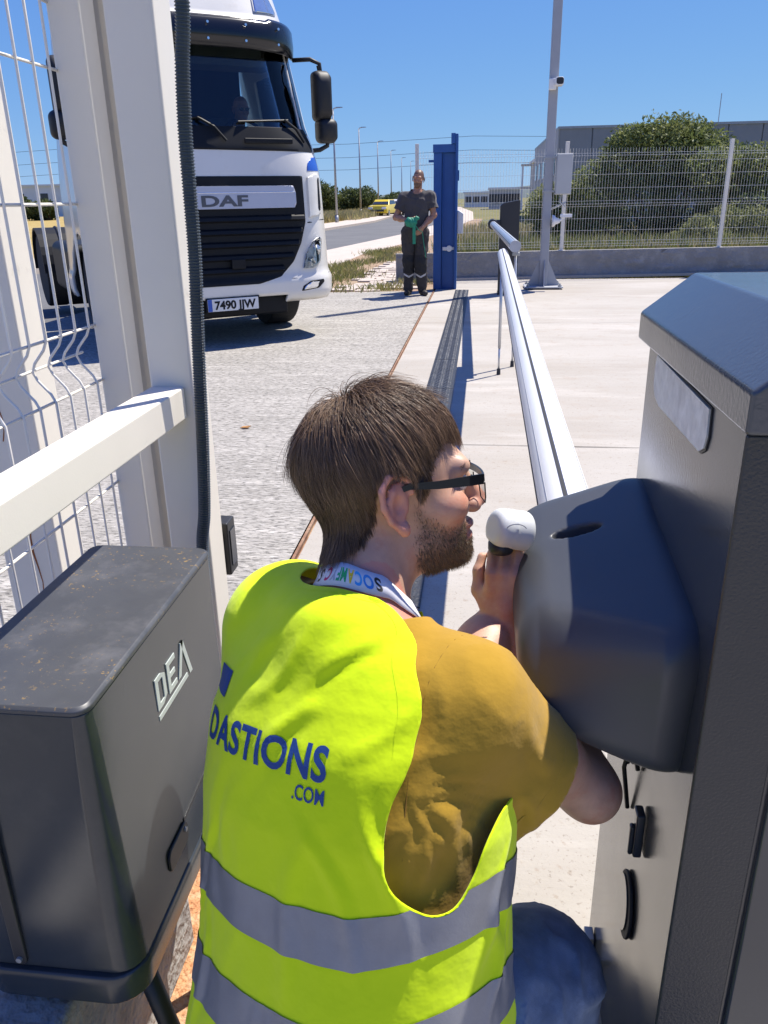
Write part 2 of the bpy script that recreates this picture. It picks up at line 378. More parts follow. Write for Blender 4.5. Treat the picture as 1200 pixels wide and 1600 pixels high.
slab('pavement_far', offset(far_e, -2.3) + far_e[::-1], -.19, .02, M_side, label='pale pavement strip along the far side of the road')
slab('pavement_near', near_e[1:] + offset(near_e[1:], .55) [::-1] if False else [(-4.65, 24.2), (-3.4, 35), (-2.0, 58), (-2.4, 90), (-5, 140), (-3.6, 140), (-1.0, 90), (-.6, 58), (-1.9, 35), (-2.7, 26.8), (-3.22, 22.8), (-3.3, 17), (-3.6, 12.9), (-5.25, 12.9)], -.19, -.004, M_side, label='pale pavement strip between the road and the dirt verge')
sheet('apron', [(-5.45, 12.75), (-5.5, -6), (-.757, -6), (-.757, 13.15)], 0, M_apron, label='rough brushed grey concrete drive outside the gate')
sheet('yard_floor', [(-.723, -6), (30, -6), (30, 16), (-.723, 14.9)], 0, M_yard, label='smooth pale beige concrete yard inside the gate')
sheet('verge', [(-3.62, 12.75), (-.775, 13.15), (-.70, 14.9), (-.3, 24), (0, 60), (-1.0, 60), (-1.9, 35), (-2.7, 26.8), (-3.22, 22.8), (-3.3, 17)], -.012, M_soil, label='brown dirt verge beside the pavement')
sheet('dry_field', [(-14.6, -10), (-12.7, 18.4), (-10.6, 43), (-9.8, 58), (-11, 110), (-22, 110), (-170, 100), (-170, -10)], -.03, M_field, label='yellow dry field across the road')
M_joint = pmat('joint_filler', (.10, .09, .08), .95, 0, .3, 20)
jn = empty('yard_joints'); tag(jn, 'narrow dark saw-cut joints across the yard concrete', None, None, 'structure')
for y in (4.6, 9.6):
    m = MB(); V = []; n = 60
    for i in range(n + 1):
        x = -.72 + 26 * i / n; w = .0035 + .0015 * math.sin(i * 2.7); V += [(x, y - w + .004 * math.sin(i * 1.3), .0035), (x, y + w + .004 * math.sin(i * 1.3), .0035)]
    m.add(V, [(2 * i, 2 * i + 2, 2 * i + 3, 2 * i + 1) for i in range(n)]); m.build('joint', M_joint, jn)
# paved strip by the blue post: separate pale slabs
pv = empty('paving_strip'); tag(pv, 'broken pale paving slabs leading to the blue gate post', None, None, 'structure')
rr = random.Random(3); slabm = [None] * 3
for k in range(3):
    m = MB(); m.prism([(-.2 + rr.uniform(-.02, .02), -.14), (.2, -.14 + rr.uniform(-.02, .02)), (.2 + rr.uniform(-.02, .02), .14), (-.2, .14)], lambda u, v, d: (u, v, d), -.03, .012)
    slabm[k] = m.mesh('slab')
    slabm[k].materials.append(M_side)
for j in range(22):
    y = 13.35 + j * .31; xl = -2.25 + .012 * j
    for i in range(3):
        if rr.random() < .08: continue
        o = bpy.data.objects.new('paving_slab', slabm[rr.randrange(3)]); COL.objects.link(o); o.parent = pv
        o.location = (xl + .43 * i + rr.uniform(-.015, .015) + (.2 if j % 2 else 0), y, rr.uniform(-.008, .004)); o.rotation_euler = (rr.uniform(-.015, .015), rr.uniform(-.015, .015), rr.uniform(-.04, .04))
# gate track: a rusty steel angle set between the two concretes
m = MB(); m.box((-.757, -6, -.05), (-.723, 13.15, -.012)); m.box((-.746, -6, -.012), (-.734, 13.15, .008))
tag(m.build('gate_track', M_rust), 'rusty steel gate track running between the two concretes', 'track')
# chequered steel trench cover along the barrier line
M_chk = pmat('chequer_steel', (.06, .062, .067), .45, .6, .3, 14, .4, 60, spec=.5)
cov = empty('trench_cover', (0, 0, 0), 0, 'dark chequered steel trench cover strip set in the yard concrete', 'trench cover')
chk = MB(); chk.box((-.400, 0, -.004), (-.188, 1.18, .004))
for i in range(40):
    for j in range(6):
        cx = -.386 + j * .034 + (.017 if i % 2 else 0); cy = .02 + i * .0295; a = .8 if (i + j) % 2 else -.8
        if cx > -.200: continue
        ca, sa = math.cos(a) * .013, math.sin(a) * .013; px, py = -sa * .28, ca * .28
        chk.add([(cx - ca, cy - sa, .004), (cx + px, cy + py, .004), (cx + ca, cy + sa, .004), (cx - px, cy - py, .004), (cx, cy, .0075)], [(0, 1, 4), (1, 2, 4), (2, 3, 4), (3, 0, 4)])
cme = chk.mesh('plate'); cme.materials.append(M_chk)
for k in range(10):
    o = bpy.data.objects.new('cover_plate', cme); COL.objects.link(o); o.parent = cov; o.location = (0, 1.35 + k * 1.19, .002)

# ================================================================== low wall, mesh fence
M_wall = pmat('rough_cast_wall', (.27, .265, .26), .95, 0, .22, 2.5, 1.0, 22, spec=.2, col2=(.36, .35, .34), c2s=5)
M_white = pmat('white_powder_coat', (.76, .71, .61), .42, 0, .05, 3, .06, 300, spec=.5, col2=(.50, .46, .38), c2lo=.66, c2hi=.8, c2s=7)
M_wire = pmat('white_wire', (.78, .75, .68), .4, 0, .05, 4)
WA, WB = Vector((-1.5, 14.72, 0)), Vector((13.0, 17.05, 0)); wd = (WB - WA).normalized(); wn_ = Vector((wd.y, -wd.x, 0))
WM = Matrix.Translation(WA) @ Matrix(((wd.x, -wn_.x, 0, 0), (wd.y, -wn_.y, 0, 0), (0, 0, 1, 0), (0, 0, 0, 1)))   # local x along the wall, y away from camera
wl = (WB - WA).length
m = MB(); nseg = 120; nz_ = 6
V = []; F = []
for i in range(nseg + 1):
    for j in range(nz_ + 1):
        x = wl * i / nseg; z = .47 * j / nz_; d = .022 * math.sin(x * 7.1 + z * 9) * math.sin(x * 3.3 - z * 14) + rr.uniform(-.008, .008)
        V.append(WM @ Vector((x, d if 0 < j < nz_ else 0, z)))
for i in range(nseg):
    for j in range(nz_): a = i * (nz_ + 1) + j; F.append((a, a + nz_ + 1, a + nz_ + 2, a + 1))
m.add(V, F); m.box((0, .0, 0), (wl, .2, .468), WM)
o = m.build('low_wall', M_wall, smooth=False); tag(o, 'low rough grey concrete wall under the white mesh fence', 'wall')
m = MB(); m.box((0, -.10, 0), (wl, -.005, .045), WM); tag(m.build('footing_kerb', M_side), 'pale concrete footing strip at the foot of the low wall', 'kerb')
fence = empty('mesh_fence', WA, 0, 'white welded mesh fence on the low wall behind the lamp pole', 'fence')
def fence_pt(x, y, z): return (WM @ Vector((x, y, z))) - WA
posts = [.38, 2.98, 5.86, 8.5, 11.1, 13.7]
for px in posts:
    m = MB(); m.box((px - .03, .07, .40), (px + .03, .13, 2.25)); m.box((px - .07, .05, .462), (px + .07, .16, .474))
    m.v = [tuple(fence_pt(*v)) for v in m.v]; m.build('post', M_white, fence, bevel=.004)
for a, b in zip(posts[:-1], posts[1:]):
    m = MB(); zs = [.53, .57, .62, .80, 1.0, 1.20, 1.24, 1.29, 1.50, 1.72, 1.93, 2.02, 2.06]
    bulge = {.57: -.03, 1.24: -.03, 2.02: -.03}
    hw = .0028
    for z in zs: y = .09 + bulge.get(z, 0); m.cyl(fence_pt(a + .03, y, z), fence_pt(b - .03, y, z), hw, n=4)
    nv = int((b - a - .06) / .05)
    for i in range(nv):
        x = a + .055 + i * .05
        P = [(.51, 0)]
        for z in zs: P.append((z, bulge.get(z, 0)))
        P.append((2.14, 0))
        m.tube([fence_pt(x, .094 + d, z) for z, d in P], .0025, n=3, cap=False)
    o = m.build('mesh_panel', M_wire, fence, fix=False); o['kind'] = 'stuff'
# ================================================================== vegetation
def leaf_mat(name, c, c2, rough=.6):
    m = pmat(name, c, rough, 0, .45, 3.0, spec=.3, col2=c2, c2lo=.45, c2hi=.62, c2s=1.7)
    b = m.node_tree.nodes['Principled BSDF']; b.inputs['Subsurface Weight'].default_value = 0
    n, N, L = nodes(m); tr = N.new('ShaderNodeBsdfTranslucent'); src = b.inputs['Base Color'].links[0].from_socket; L(src, tr.inputs[0])
    mx = N.new('ShaderNodeMixShader'); mx.inputs[0].default_value = .32; L(b.outputs[0], mx.inputs[1]); L(tr.outputs[0], mx.inputs[2]); L(mx.outputs[0], N['Material Output'].inputs[0])
    return m
M_leafD = leaf_mat('leaf_dark', (.145, .18, .055), (.25, .27, .10))
M_leafO = leaf_mat('leaf_olive', (.19, .21, .08), (.30, .30, .14))
M_leafF = leaf_mat('leaf_far', (.065, .09, .028), (.11, .13, .045))
M_dry = leaf_mat('dry_grass', (.42, .35, .18), (.25, .25, .10))
M_green = leaf_mat('green_grass', (.19, .21, .06), (.36, .31, .15))
M_bark = pmat('bark', (.11, .085, .06), .9, 0, .3, 20, .8, 40)
def leaves_mesh(name, lobes, n, size, mat, seed, aspect=2.4, up=.3):
    """lobes: (center, radii); leaf-sized quads through the outer volume of the lobes, bent along the middle"""
    g = np.random.default_rng(seed); w_ = np.array([r[0] * r[1] + r[0] * r[2] for c, r in lobes]); idx = g.choice(len(lobes), n, p=w_ / w_.sum())
    C_ = np.array([c for c, r in lobes])[idx]; R_ = np.array([r for c, r in lobes])[idx]
    d = g.normal(size=(n, 3)); d /= np.linalg.norm(d, axis=1, keepdims=True); rad = g.uniform(.35, 1.0, n) ** .6
    rad *= 1 + .14 * wnoise(d * 3 + idx[:, None], 2.2, seed % 5)
    P = C_ + d * R_ * rad[:, None]; P = P[P[:, 2] > .02] if True else P; n = len(P); d = d[:n]
    ax = g.normal(size=(n, 3)) + np.array([0, 0, up]) + d * .8; ax /= np.linalg.norm(ax, axis=1, keepdims=True)
    sd_ = np.cross(ax, g.normal(size=(n, 3))); sd_ /= np.linalg.norm(sd_, axis=1, keepdims=True); nn = np.cross(ax, sd_)
    L_ = size * g.uniform(.6, 1.4, n)[:, None]; W_ = L_ / aspect
    V = np.stack([P - ax * L_ * .5, P + sd_ * W_ * .5 + nn * L_ * .08, P + ax * L_ * .5, P - sd_ * W_ * .5 + nn * L_ * .08], 1).reshape(-1, 3)
    F = np.arange(n * 4).reshape(-1, 4); me = fast_mesh(name, V, F, False); me.materials.append(mat); return me
def bush(name, loc, lobes, n, size, mat, seed, label, cat, group=None, trunk=True, th=None, up=.3, aspect=2.4):
    e = empty(name, loc, 0, label, cat, group)
    o = bpy.data.objects.new('crown', leaves_mesh('crown', lobes, n, size, mat, seed, aspect, up)); COL.objects.link(o); o.parent = e
    if trunk:
        r = random.Random(seed); m = MB()
        for c, rad in lobes:
            m.tube([(r.uniform(-.15, .15), r.uniform(-.15, .15), -.1), (c[0] * .5 + r.uniform(-.1, .1), c[1] * .5, c[2] * .45), (c[0], c[1], c[2]), (c[0] + r.uniform(-.3, .3) * rad[0], c[1], c[2] + rad[2] * .6)], [.07 * rad[0] + .02, .05 * rad[0] + .015, .03 * rad[0] + .01, .008], n=6)
        m.build('trunk', M_bark, e)
    return e
def lob(seed, n, sx, sy, z0, z1, r0, r1):
    r = random.Random(seed); out = []
    for _ in range(n):
        q = r.uniform(r0, r1); out.append(((r.uniform(-sx, sx), r.uniform(-sy, sy), r.uniform(z0, z1)), (q, q * r.uniform(.8, 1.1), q * r.uniform(.7, 1.0))))
    return out
G1 = 'bushes behind the mesh fence'
bush('bush', (4.3, 21.5, -.1), [((0, 0, 2.45), (.95, .8, .85)), ((-.9, .1, 2.1), (.75, .7, .7)), ((.9, 0, 2.2), (.85, .7, .75)), ((-1.5, 0, 1.5), (.75, .7, .8)), ((1.6, .1, 1.6), (.8, .7, .8)), ((-.5, -.2, 1.2), (.9, .7, .9)), ((.6, -.2, 1.2), (.95, .7, .9)), ((-1.9, 0, .7), (.7, .7, .7)), ((1.9, 0, .8), (.8, .7, .8)), ((.5, .2, 2.75), (.7, .5, .5)), ((-.7, .1, 2.6), (.7, .5, .5)), ((-2.3, .3, 1.3), (.6, .6, .6))], 36000, .10, M_leafD, 11, 'tall dark green bush rising above the fence beside the grey warehouse', 'bush', G1)
bush('bush', (6.2, 20.5, -.1), lob(2, 11, 1.4, .8, .6, 2.0, .55, .85), 22000, .10, M_leafD, 12, 'lower dark bush behind the fence post at the picture edge', 'bush', G1)
bush('bush', (8.6, 21.0, -.1), lob(3, 12, 1.9, .8, .7, 2.2, .55, .9), 22000, .10, M_leafO, 13, 'olive green bush farthest along the fence, partly out of the picture', 'bush', G1)
bush('bush', (2.3, 22.0, -.1), lob(4, 9, .8, .6, .4, 1.5, .4, .65), 14000, .09, M_leafD, 14, 'small dark bush behind the grey box on the lamp pole', 'bush', G1)
bush('bush', (2.9, 27.5, -.1), lob(5, 7, 1.1, .8, .4, 1.0, .4, .7), 9000, .10, M_leafO, 15, 'low olive scrub beside the cream terraced building', 'bush', G1)
bush('bush', (5.4, 18.6, -.1), lob(15, 8, 1.2, .35, .3, .85, .3, .5), 12000, .075, M_leafO, 25, 'low pale scrub right behind the fence in front of the tall bush', 'bush', G1)
# blades of dry and green grass: nobody could count them
def blades(name, pts, h0, h1, mat, seed, label, wd_=.012, lean=.5, k=1):
    g = np.random.default_rng(seed); P = np.asarray(pts, float); n = len(P); a = g.uniform(0, 6.28, n); h = g.uniform(h0, h1, n)
    t = np.stack([np.cos(a), np.sin(a), 0 * a], 1); s_ = np.stack([-np.sin(a), np.cos(a), 0 * a], 1); ln = g.uniform(.1, lean, n)[:, None] * h[:, None]
    up_ = np.array([0, 0, 1.]); ww = wd_ * g.uniform(.6, 1.3, n)[:, None]
    V = np.stack([P - s_ * ww, P + s_ * ww, P + t * ln * .35 + up_ * h[:, None] * .6 + s_ * ww * .6, P + t * ln + up_ * h[:, None] - s_ * ww * .1], 1).reshape(-1, 3)
    me = fast_mesh(name, V, np.arange(4 * n).reshape(-1, 4), False); o = link_mesh(name, me, mat); return tag(o, label, 'grass', None, 'stuff')
g = np.random.default_rng(5)
def area(n, x0, x1, y0, y1, z=-.02): return np.stack([g.uniform(x0, x1, n), g.uniform(y0, y1, n), np.full(n, z)], 1)
A = area(26000, -.9, 14, 15.3, 34, -.15); A = A[A[:, 1] > 15.25 + (A[:, 0] + 1.5) * .161]
blades('dry_grass', A, .25, .75, M_dry, 1, 'tall dry straw-coloured grass behind the low wall', .011)
A2 = area(14000, -.7, 12, 15.4, 19, -.15); A2 = A2[A2[:, 1] > 15.3 + (A2[:, 0] + 1.5) * .161]
blades('green_grass', A2, .3, .85, M_green, 2, 'rank green grass growing up behind the mesh fence', .012)
# verge weeds: a diagonal band of tufts
VP_ = []
for _ in range(4200):
    y = g.uniform(12.9, 25); c = -3.0 + .05 * (y - 13) + .35 * math.sin(y * 1.3); x = c + g.normal() * .24
    VP_.append((x, y, -.02))
for cx, cy, r_ in ((-1.55, 13.5, .16), (-1.2, 14.3, .15), (-2.6, 13.1, .35), (-1.0, 15.5, .3), (-2.9, 13.6, .4)):
    for _ in range(260): VP_.append((cx + g.normal() * r_, cy + g.normal() * r_, -.02))
blades('verge_weeds', [p for p in VP_ if p[1] > 12.85 and p[0] < -.8], .03, .15, M_green, 3, 'scruffy green and dry weeds along the dirt verge', .008, .9)
blades('roadside_grass', np.concatenate([area(9000, -16, -10.2, 42, 75), area(7000, -13, -9.0, 60, 120)]), .25, .7, M_dry, 4, 'dry roadside grass under the distant street lamps', .04)
# tree belt across the road and hedges beyond the field
G2 = 'trees across the road'
specs = [(-15.5, 80, 3.3, 'dense dark tree nearest the truck mirror, under the first street lamp'), (-13.9, 92, 2.7, 'dark round tree just beyond the first street lamp'), (-18.5, 84, 3.0, 'dark tree partly hidden behind the truck cab'),
         (-14.6, 112, 2.6, 'smaller dark tree between the second and third street lamps'), (-13.6, 128, 2.4, 'low dark tree above the yellow car'), (-15.6, 150, 2.5, 'farthest low tree at the end of the road')]
for i, (x, y, h, lab) in enumerate(specs):
    bush('roadside_tree', (x, y, -.1), lob(30 + i, 9, 1.6, 1.4, h * .3, h * .68, .9, 1.4), 5000, .34, M_leafF, 40 + i, lab, 'tree', G2)
for i in range(9):
    x = -34 - i * 5.2
    bush('hedge_tree', (x, 84 - i * .5, -.1), lob(60 + i, 6, 2.4, 1.2, .5, 1.7 + .35 * math.sin(i * 2.1), .9, 1.3), 2600, .4, M_leafF, 70 + i, ('first', 'second', 'third', 'fourth', 'fifth', 'sixth', 'seventh', 'eighth', 'ninth')[i] + ' low dark tree of the hedge beyond the dry field, counted from the road', 'tree', 'hedge beyond the dry field', trunk=True)
# far blue ridge of hills and scrub on the horizon
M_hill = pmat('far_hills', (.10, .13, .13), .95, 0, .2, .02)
m = MB(); H_ = []
for i in range(121):
    a = math.radians(-62 + i * 1.05); z = 9 + 7 * math.sin(i * .23) + 4 * math.sin(i * .71 + 1) + (8 if i < 50 else 0); H_.append((1500 * math.sin(a), 1500 * math.cos(a), z))
m.loft([[(x * .97, y * .97, -6) for x, y, z in H_], H_, [(x * 1.15, y * 1.15, -6) for x, y, z in H_]], False, False, closed=False)
tag(m.build('hills', M_hill, smooth=True), 'low blue-grey hills on the horizon', None, None, 'structure')
# ================================================================== buildings
M_grey = pmat('grey_cladding', (.27, .275, .28), .75, 0, .10, .6); M_grey2 = pmat('pale_cladding', (.42, .42, .41), .75, 0, .08, .6)
M_cream = pmat('cream_render', (.55, .50, .43), .85, 0, .08, .8); M_glassd = pmat('dark_window', (.03, .035, .045), .15, 0, .2, 2); M_roofw = pmat('white_roof', (.7, .7, .69), .6, 0, .05, 1)
M_steelg = pmat('galvanised', (.38, .39, .40), .5, .5, .15, 8)
b = empty('warehouse', (4.6, 55, -.2), 0, 'long grey panel-clad warehouse rising behind the bushes', 'building')
m = MB(); m.box((0.04, 0.04, 0), (46, 24, 5.4)); m.build('wall', M_grey, b)
pm = MB(); pm.box((0, -.02, 0), (1.92, .04, 5.5)); pme = pm.mesh('panel'); pme.materials.append(M_grey)
for i in range(23):
    o = bpy.data.objects.new('panel', pme); COL.objects.link(o); o.parent = b; o.location = (.02 + i * 2.0, -.03, 0)
pm = MB(); pm.box((-.05, 0, 0), (.04, 2.92, 5.5)); pme = pm.mesh('side_panel'); pme.materials.append(M_grey2)
for i in range(8):
    o = bpy.data.objects.new('side_panel', pme); COL.objects.link(o); o.parent = b; o.location = (-.03, .02 + i * 3.0, 0)
for i in range(5):
    m = MB(); m.box((-.12, 1.2 + i * 4.6, 2.9), (-.09, 3.2 + i * 4.6, 4.0)); w_ = m.build('window', M_glassd, b); m2 = MB(); m2.box((-.14, 1.1 + i * 4.6, 2.8), (-.10, 3.3 + i * 4.6, 2.9)); m2.build('sill', M_roofw, w_)
m = MB(); m.box((-.1, -.1, 5.42), (46, 24, 5.56)); r_ = m.build('parapet', M_steelg, b); m = MB(); m.cyl((9.6, 1, 5.5), (9.6, 1, 7.2), .025, n=5); m.build('aerial', M_steelg, r_)
def block(name, loc, sx, sy, h, mat, nw, nf, label, flat=True):
    b = empty(name, loc, 0, label, 'building'); m = MB(); m.box((0, 0, 0), (sx, sy, h)); m.build('wall', mat, b)
    m = MB(); m.box((-.2, -.2, h), (sx + .2, sy + .2, h + .25)); m.build('roof', M_roofw if flat else M_grey2, b)
    for f in range(nf):
        for i in range(nw):
            x = sx * (i + .5) / nw; z = h * (f + .35) / nf
            m = MB(); m.box((x - .55, -.06, z), (x + .55, .02, z + h / nf * .42)); wo_ = m.build('window', M_glassd, b)
            m = MB(); m.box((x - .65, -.16, z - .1), (x + .65, -.02, z - .005)); m.build('sill', M_roofw, wo_)
    return b
b = block('terraced_building', (5.4, 92, -.2), 6, 9, 5.0, M_cream, 4, 2, 'cream building with terraces left of the grey warehouse')
for z in (2.35, 4.55):
    m = MB(); m.box((-1.5, -1.2, z), (6, 0, z + .18)); t_ = m.build('terrace', M_cream, b)
    for i in range(6): m = MB(); m.box((-1.45 + i * 1.45, -1.18, z - 2.1), (-1.25 + i * 1.45, -.98, z)); m.build('column', M_roofw, t_)
block('distant_house', (.9, 120, -.2), 4.2, 6, 2.6, M_grey2, 4, 1, 'small pale house far off seen through the mesh fence')
block('distant_house', (-3.2, 150, -.2), 5.5, 6, 2.3, M_roofw, 4, 1, 'low white house on the horizon beside the blue gate post')
block('distant_shed', (-80, 118, -.2), 44, 16, 4.2, M_roofw, 12, 1, 'long low white shed beyond the hedge and the dry field')
# ================================================================== street lamps, power lines, cars
lamp = empty('street_lamp', (-9.5, 54.9, -.05), 0, 'tall grey street lamp nearest the truck, tallest of the row', 'street lamp', 'street lamps along the road')
m = MB(); m.cyl((0, 0, 0), (0, 0, .5), .12, .11, n=10); m.cyl((0, 0, .5), (0, 0, 6.75), .085, .045, n=10); m.build('pole', M_steelg, lamp, smooth=True)
m = MB(); m.tube([(0, 0, 6.7), (.08, 0, 6.8), (.3, 0, 6.84)], .035, n=8); m.build('arm', M_steelg, lamp)
m = MB(); m.loft([[(x, y * .5, 6.84 + z) for y, z in ((-.12, -.03), (.12, -.03), (.1, .03), (-.1, .03))] for x in (.2, .45)] + [[(.62, y * .3, 6.84 + z) for y, z in ((-.1, -.02), (.1, -.02), (.08, .02), (-.08, .02))]]); m.build('lamp_head', M_steelg, lamp)
ords = ['second', 'third', 'fourth', 'fifth', 'sixth']
for i, (x, y, s) in enumerate(((-11.7, 81.4, 1.13), (-13, 106.2, 1.18), (-14.2, 132.7, 1.23), (-15.4, 162.8, 1.27), (-16, 190.5, 1.34))):
    c = copy_tree(lamp); c.location = (x, y, -.05); c.scale = (s, s, s); c['label'] = ords[i] + ' grey street lamp along the road, counted from the truck'
M_cable = pmat('power_cable', (.12, .13, .15), .6)
for z, lab in ((16.5, 'topmost'), (13.2, 'middle'), (10.2, 'lowest')):
    m = MB(); m.tube([(-300 + i * 33, 230 + i * .0, z - 1.4 * math.sin(math.pi * ((i * 33) % 100) / 100)) for i in range(13)], .06, n=4); tag(m.build('power_line', M_cable), lab + ' overhead power line crossing the sky above the road', 'power line', 'overhead power lines')
def car(loc, rz, paint, label, van=False):
    e = empty('parked_car', loc, rz, label, 'car', 'cars parked far down the road'); h = 1.0 if not van else 1.35; W2 = .88
    sec = [(-2.05, .45, .7), (-1.95, .35, .95), (-.9, .32, 1.02), (-.5, .32, 1.05), (1.7, .32, 1.1), (2.05, .4, 1.0), (2.1, .5, .8)]
    m = MB(); m.loft([[(-W2, y, z0), (-W2 * 1.02, y, (z0 + z1) / 2), (-W2 * .93, y, z1), (W2 * .93, y, z1), (W2 * 1.02, y, (z0 + z1) / 2), (W2, y, z0)] for y, z0, z1 in sec]); body = m.build('body', paint, e, bevel=.05)
    t = 1.47 * h
    m = MB(); m.loft([[(-.8, y0, 1.0), (.8, y0, 1.0), (.66, y1, t), (-.66, y1, t)] for y0, y1 in ((-.95, -.3), (1.9, 1.45))]); m.build('cabin', paint, e, bevel=.06)
    m = MB(); m.loft([[(-.74, -.9 - .012, 1.07), (.74, -.9 - .012, 1.07)], [(-.62, -.36 - .012, t - .07), (.62, -.36 - .012, t - .07)]], False, False, closed=False); m.build('windscreen', M_glassd, e, fix=False)
    for s in (-1, 1):
        m = MB(); m.add([(s * .81, -.75, 1.07), (s * .81, 1.6, 1.07), (s * .69, 1.3, t - .07), (s * .69, -.3, t - .07)], [(0, 1, 2, 3)]); m.build('side_window', M_glassd, e, fix=False)
        m = MB(); m.prism(rrect(s * .62 - .2, .68, s * .62 + .2, .86, .06), lambda u, v, d: (u, d, v), -2.1, -1.97); m.build('headlight', M_roofw, e)
        for y in (-1.3, 1.35):
            wh = MB(); wh.cyl((s * .72, y, .32), (s * .9, y, .32), .32, n=18); tw = wh.build('wheel', M_glassd, e, bevel=.03); wh = MB(); wh.cyl((s * .88, y, .32), (s * .915, y, .32), .2, n=12); wh.build('rim', M_steelg, tw)
    m = MB(); m.box((-.6, -2.13, .48), (.6, -2.02, .64)); m.build('grille', M_glassd, e)
    return e
car((-8.9, 76, -.1), math.radians(-8), pmat('yellow_paint', (.75, .55, .02), .3, coat=.5, var=.02), 'small yellow car parked at the far road edge')
car((-8.3, 84, -.1), math.radians(-8), pmat('white_paint_car', (.7, .7, .7), .3, coat=.5, var=.02), 'white car parked right behind the yellow one')
car((-7.0, 88, -.1), math.radians(-8), pmat('blue_paint_car', (.02, .035, .12), .3, coat=.5, var=.02), 'dark blue van beside the white car, half hidden by the standing man', True)
# ================================================================== sliding gate, guide posts, conduit, operator
M_shade = M_white
gate = empty('sliding_gate', (-.755, 1.6, 0), 0, 'white sliding gate leaf of bent mesh wires and a square upright', 'gate'); GO = Vector((-.755, 1.6, 0))
def gp(x, y, z): return Vector((x, y, z)) - GO
m = MB(); m.box(gp(-.79, 1.58, .06), gp(-.727, 1.645, 2.6)); m.build('end_upright', M_white, gate, bevel=.005, seg=3)
m = MB(); m.box(gp(-.79, -1.2, .06), gp(-.727, 1.578, .16)); m.build('bottom_beam', M_white, gate, bevel=.005)
zs = [.20, .40, .60, .809, 1.037, 1.094, 1.150, 1.382, 1.612, 1.72, 1.77, 1.82, 2.0, 2.2, 2.4]; fold = {1.094: -.036, 1.77: -.036}
def wx(z): return -.787 + fold.get(z, 0)
for z in zs:
    m = MB(); m.cyl(gp(wx(z), -.2, z), gp(wx(z) + 0, 1.582, z), .0029, n=8); m.build('horizontal_wire', M_wire, gate, smooth=True)
vw = MB(); P = [(wx(z) + .005, 0, z) for z in zs]
Q = []
for a, b_ in zip(P[:-1], P[1:]):
    Q.append(a)
    if abs(a[0] - b_[0]) > .01: Q.append(((a[0] * .8 + b_[0] * .2), 0, a[2] * .72 + b_[2] * .28)); Q.append(((a[0] * .2 + b_[0] * .8), 0, a[2] * .28 + b_[2] * .72))
Q.append(P[-1]); vw.tube([(x, 0, z) for x, y, z in Q], .0026, n=8)
vme = vw.mesh('vertical_wire'); vme.materials.append(M_wire); vme.polygons.foreach_set('use_smooth', np.ones(len(vme.polygons), bool))
for i in range(20):
    o = bpy.data.objects.new('vertical_wire', vme); COL.objects.link(o); o.parent = gate; o.location = gp(0, 1.545 - i * .0570, 0)
# slotted upright between gate and guide post
sl = empty('slotted_upright', (-.70, 1.66, 0), 0, 'narrow cream slotted steel strip standing between the two white posts', 'upright')
M_cream2 = pmat('cream_paint', (.62, .57, .47), .5, 0, .08, 5, .05, 200, col2=(.5, .44, .34), c2lo=.6, c2hi=.75)
m = MB(); m.box((-.027, 0, 0), (-.006, .04, 2.6)); m.box((-.006, .0, 0), (.001, .012, 2.6)); m.box((-.0278, .034, 0), (.03, .0395, 2.6))
m.box((.012, 0, 0), (.034, .0345, 2.6)); m.box((-.075, .042, 0), (.08, .05, 2.6)); m.build('strip', M_cream2, sl, bevel=.001)
M_slotd = pmat('slot_dark', (.10, .09, .075), .9)
for i in range(9):
    m = MB(); m.box((.0005, .0095, .18 + i * .26), (.0122, .011, .36 + i * .26)); m.build('slot', M_slotd, sl)
# guide post with welded square rail
gpst = empty('guide_post', (-.590, 1.508, 0), 0, 'broad white square gate post with a welded horizontal rail', 'post'); PO = Vector((-.590, 1.508, 0))
m = MB(); m.box(Vector((-.634, 1.464, 0)) - PO, Vector((-.547, 1.552, 2.9)) - PO); m.build('post', M_white, gpst, bevel=.0065, seg=3)
m = MB(); m.box(Vector((-.632, -.4, .987)) - PO, Vector((-.565, 1.463, 1.049)) - PO); m.build('rail', M_white, gpst, bevel=.0035, seg=3)
m = MB(); m.box(Vector((-.68, 1.42, 0)) - PO, Vector((-.50, 1.60, .012)) - PO); m.build('base_plate', M_white, gpst)
post2 = empty('rear_post', (-1.168, 1.86, 0), 0, 'white square post with rust runs standing behind the gate mesh', 'post')
m = MB(); m.box((-.08, -.06, 0), (.078, .07, 2.6)); m.build('post', M_white, post2, bevel=.006, seg=3)
m = MB(); m.box((-.085, -.065, 2.601), (.083, .075, 2.613)); m.build('cap', M_white, post2, bevel=.003)
M_run = pmat('rust_run', (.28, .10, .03), .9, 0, .4, 40)
for x, z0, z1, w_ in ((-.01, .83, 1.03, .0032), (.012, .35, .70, .0038)):
    m = MB(); m.tube([(x + .006 * math.sin(k * 1.3), -.0603, z1 + (z0 - z1) * k / 8) for k in range(9)], [w_ * (.5 + .5 * math.sin(1 + k * .9) ** 2) * (1 - k * .06) for k in range(9)], n=6); m.build('rust_run', M_run, post2)
pc = empty('photocell', (-.556, 1.586, .66), 0, 'small black photocell box on the side of the broad white post', 'photocell')
M_blk = pmat('black_plastic', (.022, .023, .026), .45, 0, .15, 10, .05, 300)
m = MB(); m.box((-.020, -.026, -.063), (.017, .026, .063)); m.build('housing', M_blk, pc, bevel=.004); m = MB(); m.box((.0172, -.017, -.042), (.0195, .017, .042)); m.build('lens', M_glassd, pc)
